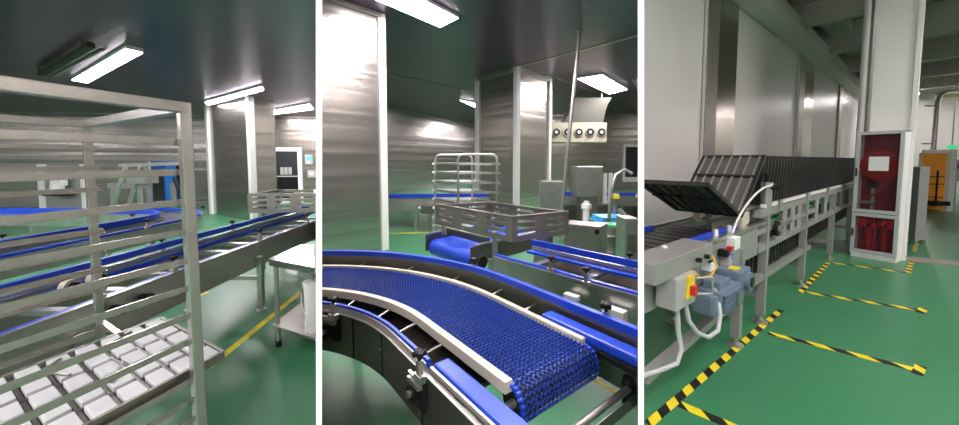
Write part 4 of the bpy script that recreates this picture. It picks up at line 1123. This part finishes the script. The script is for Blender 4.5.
# ---- beyond the column
a, b, c_, d_ = g(908, 257), g(975, 263), g(975, 267), g(906, 261)
struct('threshold', MB().prism([a, b, c_, d_], 0, .006), 'sill')
gx_, gy_ = g(921, 243)
t = thing('grey_locker', 'slim grey steel locker just right of the white column', 'locker', (gx_, gy_, 0))
fp2 = [Vector((*g(914.5, 245), 0)), Vector((*g(924.5, 242), 0))]; fd = (fp2[1]-fp2[0]); fn = Vector((.55, .83, 0))
q = [fp2[0], fp2[1], fp2[1]+fn*.4, fp2[0]+fn*.4]
MB().prism([(p.x, p.y) for p in q], .05, 1.38).build('body', 'grey', t, bevel=.01)
for p in q: MB().box((p.x+(q[0].x+q[2].x-2*p.x)*.1, p.y+(q[0].y+q[2].y-2*p.y)*.1, .025), (.05, .05, .05)).build('foot', 'steel', t)
oa, ob = Vector((*g(919, 210), 0)), Vector((*g(943, 211), 0)); od = (ob-oa); on_ = Vector((.75, .66, 0))
t = thing('orange_booth', 'orange panelled booth with a white post behind the locker', 'booth', tuple(oa))
q = [oa, ob, ob+on_*1.6, oa+on_*1.6]
MB().prism([(p.x, p.y) for p in q], .03, 1.72).build('panel', 'orange', t)
MB().bar(oa+Vector((0, 0, 1.75)), ob+Vector((0, 0, 1.75)), .10, .10).build('top_rail', 'trim', t)
MB().box((ob.x+.08, ob.y, .9), (.18, .18, 1.8)).build('post', 'white', t)
for z in (.42, .80, 1.02):
    MB().bar(oa+Vector((-.1, -.25, z)), oa+od*.62+Vector((-.1, -.25, z)), .025, .025).build('rail', 'rubber', t)
MB().bar(oa+od*.35+Vector((-.1, -.25, .2)), oa+od*.35+Vector((-.1, -.25, 1.2)), .03, .03).build('stand', 'rubber', t)
MB().box((oa.x+od.x*.3-.1, oa.y+od.y*.3-.3, .25), (.4, .3, .12)).build('base_box', 'rubber', t)
# bent duct pipe with a yellow pipe behind
dx_, dy_ = (932-CX)/F*13, 13
t = thing('bent_pipe', 'bright steel pipe bending over above the orange booth', 'pipe', (dx_, dy_, 0))
top = 1.5+67/F*13
pp = [(dx_-.03, dy_, 0), (dx_, dy_, top-.42), (dx_+.03, dy_, top-.22), (dx_+.12, dy_, top-.08), (dx_+.28, dy_, top), (dx_+3.0, dy_+.3, top+.08)]
MB().tube(pp, .07, 14).build('pipe', 'steel', t, smooth=True)
MB().tube([(dx_+.2, dy_+.15, top-.12), (dx_+3.0, dy_+.4, top-.06)], .035, 10).build('yellow_pipe', 'oyellow', t, smooth=True)
MB().tube([(dx_+.2, dy_+.2, top-.03), (dx_+3.0, dy_+.45, top+.02)], .035, 10).build('green_pipe', 'green', t, smooth=True)
for z in (top-.5, 2.1):
    MB().bar((dx_-.45, dy_, z), (dx_, dy_, z), .04, .04).build('bracket', 'steel_d', t)
MB().tube([(dx_+.12, dy_-.2, 1.75), (dx_+.14, dy_-.2, 1.2), (dx_+.10, dy_-.2, .9)], .012, 6).build('hanging_cable', 'rubber', t)
# far hall end: lit exit sign, machine, bluish boxes
ex = (950-CX)/F*13.5
t = tag(MB().box((ex, 13.5, 1.5+13/F*13.5), (.26, .08, .14)).build('exit_sign', 'greenlit'), 'small lit green sign at the far end of the hall', 'sign')
MB().bar((ex, 13.5, 1.5+13/F*13.5+.09), (ex, 13.5, 4.6), .03, .03).build('hanger', 'steel_d', t)
t = thing('far_machine', 'pale machine on legs far back at the right edge', 'machine', ((953-CX)/F*12, 12, 0))
mx_ = (956-CX)/F*12
MB().box((mx_+.2, 12.2, 1.15), (1.0, .7, .75)).build('housing', 'lgrey', t, bevel=.03)
MB().box((mx_+.2, 11.83, 1.30), (.8, .02, .2)).build('panel', 'steel_d', t)
for sx in (-.2, .6):
    for sy_ in (-.25, .25): MB().box((mx_+sx, 12.2+sy_, .39), (.07, .07, .78)).build('leg', 'steel', t)
# ------------------------------------------------------------------ light and colour management
bay([])
w = bpy.data.worlds.new('world'); C.world = w; w.use_nodes = True
w.node_tree.nodes['Background'].inputs[0].default_value = (.5, .52, .55, 1)
w.node_tree.nodes['Background'].inputs[1].default_value = .05
vs = C.view_settings
C.display_settings.display_device = 'sRGB'
vs.view_transform = 'Standard'; vs.look = 'None'; vs.gamma = 1.0; vs.use_curve_mapping = False
vs.exposure = 0.0
C.cycles.use_denoising = True
C.cycles.max_bounces = 8
C.cycles.sample_clamp_indirect = 6
